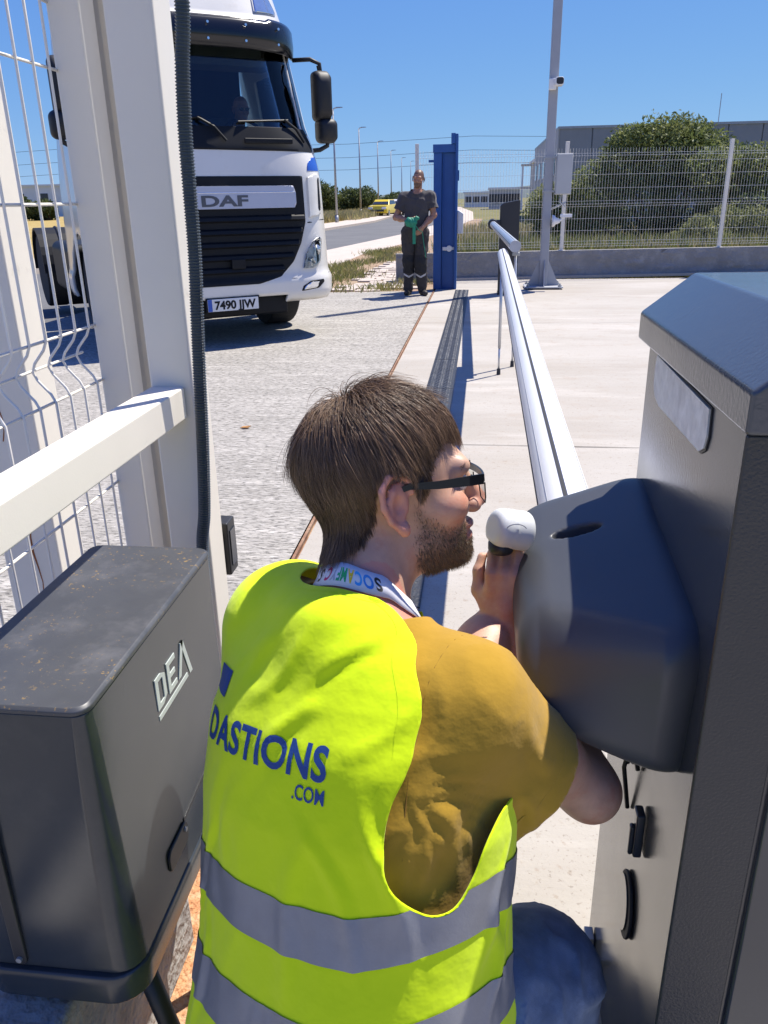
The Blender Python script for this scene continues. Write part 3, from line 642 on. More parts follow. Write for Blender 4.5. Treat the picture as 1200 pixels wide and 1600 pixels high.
# corrugated conduit hanging down the post
M_cond = pmat('conduit_grey', (.045, .062, .072), .38, 0, .12, 20, spec=.5)
cp = [(-.392, 1.165, 1.80), (-.395, 1.165, 1.625), (-.403, 1.166, 1.553), (-.409, 1.168, 1.476), (-.411, 1.168, 1.394), (-.413, 1.168, 1.308), (-.419, 1.168, 1.218), (-.425, 1.168, 1.121), (-.431, 1.168, 1.019), (-.440, 1.168, .909), (-.450, 1.168, .842), (-.455, 1.17, .70)]
cp = [(x * 1.22, y * 1.22, 1.38 + (z - 1.38) * 1.22) for x, y, z in cp]
def catmull(P, n):
    P = [np.array(p, float) for p in P]; P = [2 * P[0] - P[1]] + P + [2 * P[-1] - P[-2]]; out = []
    for i in range(1, len(P) - 2):
        for k in range(n):
            t = k / n; a, b_, c, d = P[i - 1:i + 3]
            out.append(.5 * ((2 * b_) + (c - a) * t + (2 * a - 5 * b_ + 4 * c - d) * t * t + (3 * b_ - a - 3 * c + d) * t ** 3))
    out.append(P[-2]); return np.array(out)
cc = catmull(cp, 60); sl_ = np.concatenate([[0], np.cumsum(np.linalg.norm(np.diff(cc, axis=0), axis=1))]); ns = int(sl_[-1] / .00128)
ci = np.stack([np.interp(np.linspace(0, sl_[-1], ns), sl_, cc[:, k]) for k in range(3)], 1)
m = MB(); m.tube([tuple(p) for p in ci], [.0126 if (i % 4) in (0, 1) else .0107 for i in range(ns)], n=14)
tag(m.build('conduit', M_cond, smooth=False, fix=False), 'dark grey corrugated conduit hanging down along the broad white post', 'conduit')
# gate operator
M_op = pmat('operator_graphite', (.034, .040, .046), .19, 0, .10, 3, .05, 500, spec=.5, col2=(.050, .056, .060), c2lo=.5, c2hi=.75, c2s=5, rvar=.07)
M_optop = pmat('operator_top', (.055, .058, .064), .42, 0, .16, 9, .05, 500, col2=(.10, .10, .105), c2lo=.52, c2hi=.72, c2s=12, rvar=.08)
n_, N_, L_ = nodes(M_optop)                                          # dried ochre speckle of mud on the top plate
b_ = N_['Principled BSDF']; src = b_.inputs['Base Color'].links[0].from_socket; tc = N_.new('ShaderNodeTexCoord')
v1 = N_.new('ShaderNodeTexNoise'); v1.inputs['Scale'].default_value = 190; v1.inputs['Detail'].default_value = 2; v2 = N_.new('ShaderNodeTexNoise'); v2.inputs['Scale'].default_value = 9; v2.inputs['Detail'].default_value = 4
L_(tc.outputs['Object'], v1.inputs['Vector']); L_(tc.outputs['Object'], v2.inputs['Vector'])
r1 = N_.new('ShaderNodeMapRange'); r1.inputs[1].default_value = .645; r1.inputs[2].default_value = .685; L_(v1.outputs['Fac'], r1.inputs[0]); r2 = N_.new('ShaderNodeMapRange'); r2.inputs[1].default_value = .44; r2.inputs[2].default_value = .60; L_(v2.outputs['Fac'], r2.inputs[0])
mu = N_.new('ShaderNodeMath'); mu.operation = 'MULTIPLY'; L_(r1.outputs[0], mu.inputs[0]); L_(r2.outputs[0], mu.inputs[1]); mx = N_.new('ShaderNodeMix'); mx.data_type = 'RGBA'; L_(mu.outputs[0], mx.inputs[0]); L_(src, mx.inputs[6]); mx.inputs[7].default_value = (.26, .17, .06, 1); L_(mx.outputs[2], b_.inputs['Base Color'])
op = empty('gate_operator', (-.534, .93, .40), 0, 'dark grey gate operator box with a pale logo, dusty top plate', 'gate operator'); OO = Vector((-.534, .93, .40))
def ring(x0, y0, x1, y1, r, z): return [Vector((x, y, z)) - OO for x, y in rrect(x0, y0, x1, y1, r, 6)]
m = MB(); lv = [(.440, .011, .035), (.52, .008, .033), (.62, .005, .030), (.72, .002, .026), (.80, .001, .022), (.832, 0, .019), (.840, .0005, .019)]
m.loft([ring(-.636 - e, .705 - e * .5, -.432 + e, 1.156 + e * .5, r, z) for z, e, r in lv]); m.build('casing', M_op, op, smooth=True, bevel=.002, ang=50)
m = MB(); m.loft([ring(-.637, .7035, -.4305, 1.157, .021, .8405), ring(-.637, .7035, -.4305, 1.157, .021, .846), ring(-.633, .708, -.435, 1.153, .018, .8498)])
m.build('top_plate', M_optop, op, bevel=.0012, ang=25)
m = MB(); m.loft([ring(-.649, .691, -.419, 1.167, .046, .392), ring(-.651, .689, -.417, 1.169, .046, .427), ring(-.649, .692, -.419, 1.167, .044, .4395)]); m.build('base_tray', M_op, op, bevel=.003, ang=25)
for y in (.765, 1.06):
    m = MB(); m.cyl(Vector((-.452, y + .0, .392)) - OO, Vector((-.40, y + .03, 0)) - OO, .014, n=14); m.build('leg', M_blk, op, smooth=True)
for x in (-.58,):
    m = MB(); m.prism(rrect(x - .009, .446, x + .009, .80, .008), lambda u, v, d: Vector((u, d, v)) - OO, .6955, .702); m.build('front_groove', M_blk, op, bevel=.002)
    m = MB(); m.cyl(Vector((x, .692, .457)) - OO, Vector((x, .700, .457)) - OO, .004, n=12); m.build('screw', M_steelg, op)
M_logo = pmat('pale_logo', (.50, .55, .53), .5, 0, .06, 20)
LG = {'D': [(0, 0), (0, 1), (.32, 1), (.50, .84), (.50, .16), (.32, 0)], 'Dh': [(.13, .15), (.27, .15), (.36, .24), (.36, .76), (.27, .85), (.13, .85)]}
def logo_poly(poly, holes=None): return poly
def lp(u, v, d): return Vector((-.4345 + (.85 - (.66 + v * .0)) * 0 + d, u, v)) - OO
def logo_piece(name, polys, par):
    m = MB()
    for q in polys: m.prism(q, lambda u, v, d: Vector((d, .882 + u * .066, .722 + v * .050)) - OO, -.4303, -.4288)
    return m.build(name, M_logo, par)
Dq = [[(0, 0), (.14, .0), (.14, 1), (0, 1)], [(.14, .84), (.36, .84), (.30, 1), (.14, 1)], [(.14, 0), (.30, 0), (.36, .16), (.14, .16)], [(.30, 1), (.36, .84), (.38, .80), (.52, .84)], [(.30, 0), (.52, .16), (.38, .20), (.36, .16)], [(.38, .20), (.52, .16), (.52, .84), (.38, .80)]]
Eq = [[(.64, 0), (.78, 0), (.78, 1), (.64, 1)], [(.78, .84), (1.12, .84), (1.12, 1), (.78, 1)], [(.78, .43), (1.06, .43), (1.06, .58), (.78, .58)], [(.78, 0), (1.12, 0), (1.12, .16), (.78, .16)]]
Aq = [[(1.20, 0), (1.36, 0), (1.66, 1), (1.50, 1)], [(1.52, 1.0), (1.66, 1), (2.02, -.32), (1.86, -.32)], ]
logo_piece('logo_letter', Dq, op); logo_piece('logo_letter', Eq, op); logo_piece('logo_letter', Aq, op); logo_piece('logo_bar', [[(0, -.32), (1.74, -.32), (1.70, -.16), (0, -.16)]], op)
m = MB(); m.prism(rrect(.83, .478, .905, .515, .012), lambda u, v, d: Vector((d, u, v)) - OO, -.424, -.4195); rl = m.build('release_cover', M_blk, op, bevel=.002); m = MB(); m.cyl(Vector((-.4195, .893, .505)) - OO, Vector((-.417, .893, .505)) - OO, .004, n=10); m.build('lock_screw', M_steelg, rl)
m = MB(); m.prism([(.9, .512), (1.12, .53), (1.12, .535), (.9, .517)], lambda u, v, d: Vector((d, u, v)) - OO, -.4275, -.4225); m.build('seam', M_blk, op)
# footing and orange grit below the operator
M_foot = pmat('old_concrete', (.30, .29, .27), .95, 0, .3, 20, 1, 40, col2=(.15, .145, .14), c2s=14)
m = MB(); m.box((-.70, .55, 0), (-.535, 1.12, .352)); o = m.build('footing_block', M_foot, bevel=.012); tag(o, 'rough concrete footing block under the gate operator', 'footing')
M_grit = ground_mat('orange_grit', (.50, .25, .12), [(30, (1, 1, 1), .45, .6, (.60, .38, .22), .8, 4), (120, (1, 1, 1), .5, .62, (.30, .12, .05), .8, 3), (8, (1, 1, 1), .55, .7, (.55, .45, .35), .6, 4)], bump=((90, (1, 1, 1), 1, .01),))
me = bpy.data.meshes.new('grit_patch'); P = []
for i in range(36): a = i * math.tau / 36; q = 1 + .10 * math.sin(i * 2.3) + .08 * math.sin(i * 5.1); P.append((-.56 + .30 * q * math.cos(a), 1.05 + .62 * q * math.sin(a), .004))
me.from_pydata(P, [], [tuple(range(36))]); me.update(); tag(link_mesh('grit_patch', me, M_grit), 'orange sandy grit on the ground beside the gate operator', None, None, 'structure')
m = MB(); lf = [(-.035, 0, .006), (-.015, .012, .014), (.015, .014, .010), (.04, .004, .02), (.02, -.010, .008), (-.012, -.012, .012)]
m.add([(x - 1.505, y + 4.89, z) for x, y, z in lf] + [(x - 1.505, y + 4.89, z - .003) for x, y, z in lf], [(0, 1, 2, 3, 4, 5), (11, 10, 9, 8, 7, 6)] + [(i, i + 6, (i + 1) % 6 + 6, (i + 1) % 6) for i in range(6)])
tag(m.build('dead_leaf', pmat('dead_leaf', (.45, .22, .07), .8)), 'curled orange dead leaf on the rough grey concrete', 'leaf')

# ================================================================== barrier in the foreground
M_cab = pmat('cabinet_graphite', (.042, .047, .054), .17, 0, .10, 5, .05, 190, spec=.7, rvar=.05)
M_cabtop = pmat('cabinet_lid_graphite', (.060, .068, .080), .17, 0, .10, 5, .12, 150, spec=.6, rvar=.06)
M_cabf = pmat('cabinet_hammered', (.028, .031, .036), .36, 0, .10, 5, .5, 300, spec=.5)
M_cov = pmat('cover_plastic', (.062, .066, .073), .40, 0, .08, 6, .08, 900, spec=.45)
M_alu = pmat('white_aluminium', (.72, .72, .71), .32, .05, .03, 3, .02, 200, spec=.5)
M_silver = pmat('anodised_aluminium', (.62, .63, .64), .30, .75, .05, 3)
M_dark = pmat('dark_rubber', (.03, .03, .032), .7)
bar = empty('barrier', (.43, .975, 0), 0, 'dark grey barrier cabinet with sloping lid, rounded cover and long white boom', 'barrier'); BO = Vector((.43, .975, 0))
def bp_(x, y, z): return Vector((x, y, z)) - BO
m = MB(); m.prism(rrect(.25, .73, .62, 1.22, .008, 3), lambda u, v, d: bp_(u, v, d), 0, 1.179); m.build('cabinet', M_cab, bar, smooth=False, bevel=.0)
m = MB(); m.box(bp_(.243, .7255, .0), bp_(.318, .733, 1.176)); m.build('front_frame', M_cabf, bar, bevel=.003)
m = MB(); m.box(bp_(.323, .722, .06), bp_(.60, .733, 1.12)); m.build('front_door', M_cab, bar, bevel=.004)
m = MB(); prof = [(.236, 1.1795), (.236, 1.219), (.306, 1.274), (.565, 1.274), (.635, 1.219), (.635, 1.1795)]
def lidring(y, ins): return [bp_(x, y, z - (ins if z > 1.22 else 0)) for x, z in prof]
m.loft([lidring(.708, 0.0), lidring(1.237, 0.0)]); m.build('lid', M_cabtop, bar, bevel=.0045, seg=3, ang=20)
M_refl = pmat('reflector', (.56, .58, .57), .4, 0, .22, 40, .2, 60, col2=(.74, .75, .73), c2s=20)
pts = []
for k in range(9): a = math.pi / 2 + math.pi * k / 8; pts.append((1.128 + .0 + .024 * -math.cos(a + math.pi) * -1, 1.145 + .030 * math.sin(a)))
rp = [(.865, 1.165), (.862, 1.135), (.868, 1.120), (.885, 1.112), (1.10, 1.110), (1.13, 1.116), (1.145, 1.130), (1.148, 1.150), (1.143, 1.172)]
m = MB(); m.prism(rp, lambda u, v, d: bp_(d, u, v), .2485, .2465); m.build('reflector', M_refl, bar); rq = [(1.005 + (u - 1.005) * 1.02, 1.14 + (v - 1.14) * 1.08) for u, v in rp]
m = MB(); m.prism(rq, lambda u, v, d: bp_(d, u, v), .2496, .2486); m.build('reflector_rim', M_blk, bar)
# moulded cover
def f_cover(P):
    x, y, z = P[:, 0], P[:, 1], P[:, 2]; k = .045
    tw = np.clip((.215 - x) / .13, 0, 1)
    p = [(.068 + np.clip(.83 - z, 0, 1) * .22) - x, x - .262, y - 1.205, (z - (.938 + .36 * (x - .148) + .13 * (y - 1.19))) * .93,
         ((.800 + .02 * tw + .52 * (z - .74) * tw - .10 * (z - .80) * (1 - tw)) - y) * .86, ((.775 - .33 * (x - .09)) - z) * .94]
    d = p[0]
    for q in p[1:]: d = smax(d, q, k)
    d = smax(d, -s_ell(P, (.29, 1.02, 1.05), (.055, .13, .075)), .05)      # softly dished corner by the cabinet
    d = d - .010
    c = np.array((.148, 1.075, .928)); u = np.array((.97, -.10, .22)); u /= np.linalg.norm(u); v = np.cross((0, 0, 1.), u); v /= np.linalg.norm(v)
    d = smax(d, -s_ell(P, c, (.036, .0125, .024), np.stack([u, v, np.cross(u, v)])), .003)
    return d
V, F = sdf_mesh(f_cover, (.03, .73, .66), (.30, 1.25, 1.06), .0034); me = fast_mesh('cover', V - np.array(BO), F); link_mesh('cover', me, M_cov, bar)
# boom: oval tube with centre groove
def boom_ring(c, rx, rz, n=28, off=0):
    return [(c[0] + rx * math.cos(t), c[1], c[2] + rz * math.sin(t)) for t in [2 * math.pi * k / n for k in range(n)]]
B0, B1 = (.158, 1.15, .868), (.186, 7.33, .915)
m = MB(); m.loft([[bp_(*p) for p in boom_ring(B0, .0475, .048)], [bp_(*p) for p in boom_ring(B1, .0475, .049)]]); bm_ = m.build('boom', M_alu, bar, smooth=True, bevel=.003, ang=60)
def strip(name, ang0, ang1, mat, lift, par):
    R = []
    for c, rx, rz in ((B0, .0475, .048), (B1, .0475, .049)):
        t0, t1 = math.radians(ang0), math.radians(ang1)
        R.append([bp_(c[0] + (rx + l) * math.cos(t), c[1] - (.001 if c is B0 else -.001), c[2] + (rz + l) * math.sin(t)) for l, ts in ((lift, (t0, (t0 * 2 + t1) / 3, (t0 + 2 * t1) / 3, t1)), (-.004, (t1, (t0 + 2 * t1) / 3, (t0 * 2 + t1) / 3, t0))) for t in ts])
    mm = MB(); mm.loft(R); return mm.build(name, mat, par)
strip('groove', 97, 105, M_dark, .0006, bm_); strip('led_strip', 62, 96, pmat('milky_strip', (.70, .71, .78), .35, var=.02), .0012, bm_)
strip('rubber_edge', 176, 186, M_dark, .0006, bm_); strip('seam', 40, 41.2, M_steelg, .0006, bm_); strip('seam', 140, 141.2, M_steelg, .0006, bm_)
M_rod = pmat('rod_alu', (.55, .56, .57), .35, .6, .05, 5)
m = MB(); m.cyl(bp_(.165, 6.66, .87), bp_(.168, 6.66, .22), .0125, n=12); m.cyl(bp_(.168, 6.66, .22), bp_(.168, 6.66, .05), .0085, n=12); rd = m.build('support_rod', M_rod, bar, smooth=True); m = MB(); m.cyl(bp_(.168, 6.66, .05), bp_(.168, 6.66, .002), .015, .017, n=12); m.build('rubber_foot', M_dark, rd)
# lock and hinge fittings on the side panel
m = MB(); m.box(bp_(.236, .905, .50), bp_(.2485, .93, .575)); m.box(bp_(.230, .91, .50), bp_(.237, .922, .55)); m.build('hinge', M_cab, bar, bevel=.003)
m = MB(); m.prism([((.945 + .040 * math.cos(t)), .37 + .058 * math.sin(t)) for t in [k * math.tau / 28 for k in range(28)]], lambda u, v, d: bp_(d, u, v), .2485, .243); sl1 = m.build('cable_flap', M_dark, bar, bevel=.002)
m = MB(); m.prism([(.95 + .032 * math.cos(t), .37 + .048 * math.sin(t)) for t in [k * math.tau / 28 for k in range(28)]], lambda u, v, d: bp_(d, u, v), .2425, .2405); m.build('flap_cover', M_cab, sl1)
for y, z0, z1 in ((1.02, .50, .64), (1.05, .56, .68), (.985, .60, .70)):
    m = MB(); m.tube([bp_(.247, y, z1), bp_(.236, y - .005, (z0 + z1) / 2), bp_(.246, y - .012, z0)], .0035, n=8); m.build('cable', M_blk, bar, smooth=True)
m = MB(); m.box(bp_(.215, 1.14, .0), bp_(.2485, 1.18, .014)); m.box(bp_(.232, 1.145, .014), bp_(.2485, 1.175, .06)); m.build('foot_bracket', M_steelg, bar, bevel=.002)
# ------------------------------------------------------------------ barrier facing it across the gateway
b2 = empty('opposite_barrier', (.40, 12.7, 0), 0, 'slim black barrier cabinet with a round silver boom beside the lamp pole', 'barrier'); QO = Vector((.40, 12.7, 0))
m = MB(); m.prism([(.26, 0), (.545, 0), (.545, 1.335), (.53, 1.34), (.30, 1.30), (.26, 1.26)], lambda u, v, d: Vector((u, d, v)) - QO, 12.56, 12.84); m.build('cabinet', pmat('cabinet_black', (.020, .021, .025), .45), b2, bevel=.012)
m = MB(); m.box(Vector((.255, 12.55, 0)) - QO, Vector((.55, 12.85, .03)) - QO); m.build('base_plate', M_blk, b2)
m = MB(); m.cyl(Vector((.155, 12.62, 1.015)) - QO, Vector((.155, 12.34, 1.013)) - QO, .072, n=24); m.box(Vector((.155, 12.5, .95)) - QO, Vector((.262, 12.6, 1.07)) - QO); m.build('boom_holder', M_blk, b2, bevel=.008)
E0, E1 = Vector((.158, 12.34, 1.013)), Vector((.273, 6.9, 1.004))
m = MB(); m.cyl(E0 - QO, E1 - QO, .046, n=28, cap=False); tb = m.build('boom', M_silver, b2, smooth=True)
dd = (E1 - E0).normalized(); m = MB(); m.cyl(E1 - QO - dd * .01, E1 - QO + dd * .012, .0475, n=28); m.build('end_cap', pmat('cap_grey', (.42, .42, .42), .5), tb, bevel=.003)
for ang in (95, 160, 25):
    t = math.radians(ang); of = Vector((.0455 * math.cos(t), 0, .0455 * math.sin(t))); m = MB(); m.cyl(E0 - QO + of, E1 - QO + of, .0022, n=6); m.build('groove', M_dark, tb)
m = MB(); m.cyl(Vector((.284, 7.0, .965)) - QO, Vector((.29, 7.0, .22)) - QO, .0125, n=12); m.cyl(Vector((.29, 7.0, .22)) - QO, Vector((.291, 7.0, .05)) - QO, .0085, n=12); rd = m.build('support_rod', M_rod, b2, smooth=True)
m = MB(); m.cyl(Vector((.291, 7.0, .05)) - QO, Vector((.291, 7.0, .002)) - QO, .015, .017, n=12); m.build('rubber_foot', M_dark, rd)
m = MB(); m.box(Vector((.255, 6.98, .925)) - QO, Vector((.318, 7.02, .95)) - QO); m.build('rod_clamp', M_steelg, rd, bevel=.004)
# ================================================================== lamp pole with box and cameras
M_pole = pmat('pole_grey_paint', (.36, .37, .39), .5, .1, .08, 4)
pl = empty('camera_pole', (1.0, 13.5, 0), 0, 'tall grey square pole on a gusseted base plate', 'pole')
m = MB(); m.box((-.065, -.065, .02), (.065, .065, 8.5)); m.build('shaft', M_pole, pl, bevel=.012)
m = MB(); m.box((-.30, -.28, .02), (.30, .28, .04)); bpz = m.build('base_plate', M_pole, pl, bevel=.004)
for sx, sy in ((-.25, -.22), (.25, -.22), (-.25, .22), (.25, .22)):
    m = MB(); m.cyl((sx, sy, .0), (sx, sy, .09), .014, n=10); m.cyl((sx, sy, .04), (sx, sy, .065), .03, n=6); m.build('anchor_bolt', M_steelg, bpz)
for a in range(4):
    Rz = Matrix.Rotation(a * math.pi / 2, 3, 'Z'); m = MB(); m.prism([(.066, .041), (.26, .041), (.24, .07), (.066, .44)], lambda u, v, d: Rz @ Vector((u, d, v)), -.007, .007); m.build('gusset', M_pole, pl)
gb = empty('junction_box', (1.22, 13.43, 1.69), 0, 'pale grey electrical box strapped to the lamp pole', 'junction box'); M_box = pmat('box_grey', (.46, .47, .46), .5, 0, .05, 4)
m = MB(); m.box((-.12, -.08, -.29), (.12, .08, .29)); bx_ = m.build('enclosure', M_box, gb, bevel=.008); m = MB(); m.box((-.112, -.096, -.28), (.112, -.081, .28)); m.build('door', M_box, gb, bevel=.006)
for z in (-.24, .24):
    m = MB(); m.box((-.30, -.01, z - .015), (-.12, .14, z + .015)); m.build('strap', M_steelg, gb)
m = MB(); m.tube([(-.02, 0, -.29), (-.03, -.01, -.40), (.05, -.02, -.47), (.06, 0, -.40), (-.05, .02, -.45), (-.16, .04, -.50)], .013, n=8); m.build('cable_loop', M_box, gb, smooth=True)
M_camw = pmat('camera_white', (.72, .72, .71), .4)
sc_ = empty('security_camera', (1.0, 13.4, 2.93), 0, 'white security camera with dark lens high on the lamp pole', 'camera')
m = MB(); m.box((-.075, -.06, -.09), (.03, .03, .06)); m.build('bracket', M_camw, sc_, bevel=.01); m = MB(); m.prism(rrect(.0, -.045, .13, .065, .03), lambda u, v, d: (u, d, v), -.14, .05); m.build('body', M_camw, sc_, bevel=.01); m = MB(); m.prism(rrect(.022, -.03, .125, .06, .03), lambda u, v, d: (u, d, v), -.146, -.139); m.build('lens', M_blk, sc_)
s2 = empty('bracket_camera', (1.08, 13.4, 1.02), 0, 'small white bracket camera low on the lamp pole beside the fence post', 'camera')
m = MB(); m.lathe([(.09, 0), (.085, .03), (.05, .06), (.03, .12)], lambda x, y, h: (h, x - .02, y)); m.build('mount', M_camw, s2, smooth=True); m = MB(); m.tube([(.1, -.02, 0), (.14, -.02, .02), (.16, -.02, .05)], .02, n=8); m.build('arm', M_camw, s2); m = MB(); m.prism(rrect(.12, .05, .30, .10, .015), lambda u, v, d: (u, d, v), -.06, .02); m.build('body', M_camw, s2, bevel=.006)
# ================================================================== blue gate post
M_blue = pmat('blue_paint', (.012, .085, .30), .45, 0, .12, 4, .05, 100, col2=(.02, .11, .36), c2s=3)
bg_ = empty('blue_gate_post', (-.58, 13.45, 0), 0, 'tall blue steel gate catch post beside the standing man', 'gate post')
m = MB(); m.box((-.19, -.06, 0), (-.06, .10, 2.03)); m.build('channel', M_blue, bg_, bevel=.006)
m = MB(); m.box((-.058, -.02, 0), (.145, .10, 2.03)); m.build('back_plate', M_blue, bg_, bevel=.004)
m = MB(); m.box((-.05, -.075, 0), (-.042, -.021, 2.02)); m.build('rib', M_blue, bg_)
m = MB(); m.box((.147, -.10, 0), (.185, .13, 2.29)); m.build('side_plate', M_blue, bg_, bevel=.004)
m = MB(); m.box((-.20, -.075, 2.032), (.145, .11, 2.15)); m.build('top_beam', M_blue, bg_, bevel=.004)
m = MB(); m.box((.08, -.11, 2.152), (.146, .10, 2.30)); m.build('top_plate', M_blue, bg_, bevel=.004)
m = MB(); m.box((-.27, -.03, 1.90), (-.191, .03, 1.935)); m.build('stop_bar', M_blue, bg_)
m = MB(); m.box((.186, -.03, 1.63), (.205, .03, 1.78)); m.build('hinge_plate', M_blue, bg_)
m = MB(); m.box((-.045, -.06, .60), (.055, -.021, .655)); br = m.build('roller_bracket', M_camw, bg_, bevel=.004); m = MB(); m.cyl((.065, -.07, .63), (.065, -.022, .63), .048, n=20); m.build('roller', M_camw, br, bevel=.006); m = MB(); m.box((.11, -.05, .61), (.14, -.021, .65)); m.build('stop', M_camw, br)
wb = empty('white_box', (-.345, 13.5, 1.02), 0, 'slim white box fixed to the side of the blue gate post', 'box'); m = MB(); m.prism([(-.045, -.17), (.045, -.17), (.045, .13), (-.03, .18), (-.045, .18)], lambda u, v, d: (u, d, v), -.08, .08); m.build('housing', M_camw, wb, bevel=.008)
# ================================================================== truck
M_tw = pmat('truck_white', (.74, .71, .64), .30, 0, .04, 2, coat=.5, col2=(.60, .56, .48), c2lo=.52, c2hi=.80, c2s=2.6); M_tb = pmat('truck_black', (.008, .009, .011), .55, 0, .2, 6, spec=.25)
M_tvis = pmat('visor_smoke', (.006, .007, .010), .18, 0, .1, 5, spec=.6); M_tblue = pmat('truck_blue', (.02, .09, .42), .35, var=.05); M_tsil = pmat('truck_silver', (.50, .50, .56), .35, .35, .04, 3)
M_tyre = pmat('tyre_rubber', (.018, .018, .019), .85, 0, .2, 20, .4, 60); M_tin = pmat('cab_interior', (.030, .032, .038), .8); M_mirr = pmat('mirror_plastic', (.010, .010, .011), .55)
M_chrome = pmat('lamp_chrome', (.75, .77, .8), .12, .9, .1, 20); M_taupe = pmat('cab_headliner', (.10, .095, .08), .9)
def glass_mat(name, tint, gl=.06):
    m = bpy.data.materials.new(name); m.use_nodes = True; n, N, L = nodes(m); N.remove(N['Principled BSDF'])
    t = N.new('ShaderNodeBsdfTransparent'); t.inputs[0].default_value = (*tint, 1); g_ = N.new('ShaderNodeBsdfGlossy'); g_.inputs['Roughness'].default_value = .03
    fr = N.new('ShaderNodeFresnel'); fr.inputs[0].default_value = 1.45; mx = N.new('ShaderNodeMixShader'); L(fr.outputs[0], mx.inputs[0]); L(t.outputs[0], mx.inputs[1]); L(g_.outputs[0], mx.inputs[2]); L(mx.outputs[0], N['Material Output'].inputs[0]); return m
M_ws = glass_mat('windscreen_glass', (.78, .84, .84)); M_sw = glass_mat('side_glass', (.80, .86, .86)); M_lens = glass_mat('lamp_lens', (.9, .92, .93))
tk = empty('truck', (-2.48, 8.0, 0), math.radians(35), 'white lorry tractor with black grille turning in beside the gate', 'truck')
def ip(z, T_): return float(np.interp(z, [a for a, b in T_], [b for a, b in T_]))
TW = [(.40, 1.20), (.48, 1.225), (.62, 1.23), (.70, 1.205), (1.15, 1.19), (1.65, 1.17), (1.9, 1.15), (2.75, 1.06), (3.0, 1.04), (3.5, .98), (3.95, .90)]
TF = [(.40, .05), (.47, .0), (.62, .0), (.68, .03), (1.6, .06), (1.88, .10), (2.75, .36), (3.0, .38), (3.02, .42), (3.5, .66), (3.95, 1.0)]
def tw_(z): return np.interp(z, *zip(*TW))
def surf(x, z): return np.interp(z, *zip(*TF)) + np.interp(z, [.4, 1.7, 2.1], [.26, .28, .40]) * np.clip(np.abs(x) / tw_(z), 0, 1.02) ** np.interp(z, [.4, 1.7, 2.1], [9, 8, 5])
def tpatch(name, poly, lift, mat, parent, thick=.006, step=.022, raw=False):
    P = np.array(poly); x0, z0 = P.min(0) - step; x1, z1 = P.max(0) + step; nx = max(2, int((x1 - x0) / step) + 1); nz = max(2, int((z1 - z0) / step) + 1)
    X, Zz = np.meshgrid(np.linspace(x0, x1, nx), np.linspace(z0, z1, nz), indexing='ij'); V = np.stack([X.ravel(), surf(X.ravel(), Zz.ravel()) - lift, Zz.ravel()], 1)
    I = np.arange(nx * nz).reshape(nx, nz); F = np.stack([I[:-1, :-1], I[1:, :-1], I[1:, 1:], I[:-1, 1:]], -1).reshape(-1, 4)
    V, F = clip_mesh(V, F, poly_sd(V[:, 0], V[:, 2], poly))
    V = np.array(V); V2 = V.copy(); V2[:, 1] += thick
    me = mesh_np(name, V, F, True); o = link_mesh(name, me, mat, parent); s = o.modifiers.new('solid', 'SOLIDIFY'); s.thickness = thick; s.offset = -1; return o
# shell
zl = np.concatenate([np.linspace(.40, .70, 9), np.linspace(.74, 1.86, 26), np.linspace(1.9, 3.0, 40), np.linspace(3.03, 3.95, 20)]); rows = []
tt = np.linspace(-1, 1, 61); tt = np.sign(tt) * (1 - (1 - np.abs(tt)) ** 1.5)
for z in zl:
    W = float(tw_(z)); xs = tt * W; fr = [(x, float(surf(x, z)), z) for x in xs]; yb = 2.25; ye = fr[0][1]
    ls = [(-W, ye + (yb - ye) * (1 - k / 24), z) for k in range(24)]; rs = [(W, ye + (yb - ye) * (k + 1) / 24, z) for k in range(24)]; rows.append(ls + fr + rs)
nr = len(rows[0]); V = np.array([p for r in rows for p in r]); I = np.arange(len(rows) * nr).reshape(len(rows), nr); F = np.stack([I[:-1, :-1], I[:-1, 1:], I[1:, 1:], I[1:, :-1]], -1).reshape(-1, 4)
WSP = [(-.98, 2.02), (.98, 2.02), (.93, 2.78), (-.93, 2.78)]
hole = poly_sd(V[:, 0], V[:, 2], WSP); hole = np.where(V[:, 1] < surf(V[:, 0], V[:, 2]) + .02, hole, -1)
SWP = [(.86, 2.02), (1.75, 2.02), (1.80, 2.66), (1.02, 2.66), (.86, 2.3)]; sh = poly_sd(V[:, 1], V[:, 2], SWP); sh = np.where(np.abs(V[:, 0]) > tw_(V[:, 2]) * .985, sh, -1)
s_ = -np.maximum(hole, sh); s_ = np.where(V[:, 2] < .52, np.minimum(s_, np.where((np.abs(V[:, 0]) < .62) & (V[:, 2] < .50), -.01, 1)), s_)
whl = np.hypot(V[:, 1] - 1.38, V[:, 2] - .5) - .60; s_ = np.where(np.abs(V[:, 0]) > 1.0, np.minimum(s_, np.where(V[:, 1] > .45, whl, 1)), s_)
V, F = clip_mesh(V, F, s_); me = mesh_np('cab_shell', V, F, True); cab = link_mesh('cab_shell', me, M_tw, tk); md = cab.modifiers.new('solid', 'SOLIDIFY'); md.thickness = .03; md.offset = -1
m = MB(); m.box((-.97, .72, 3.9), (.97, 2.25, 3.94)); m.build('roof', M_tw, cab)
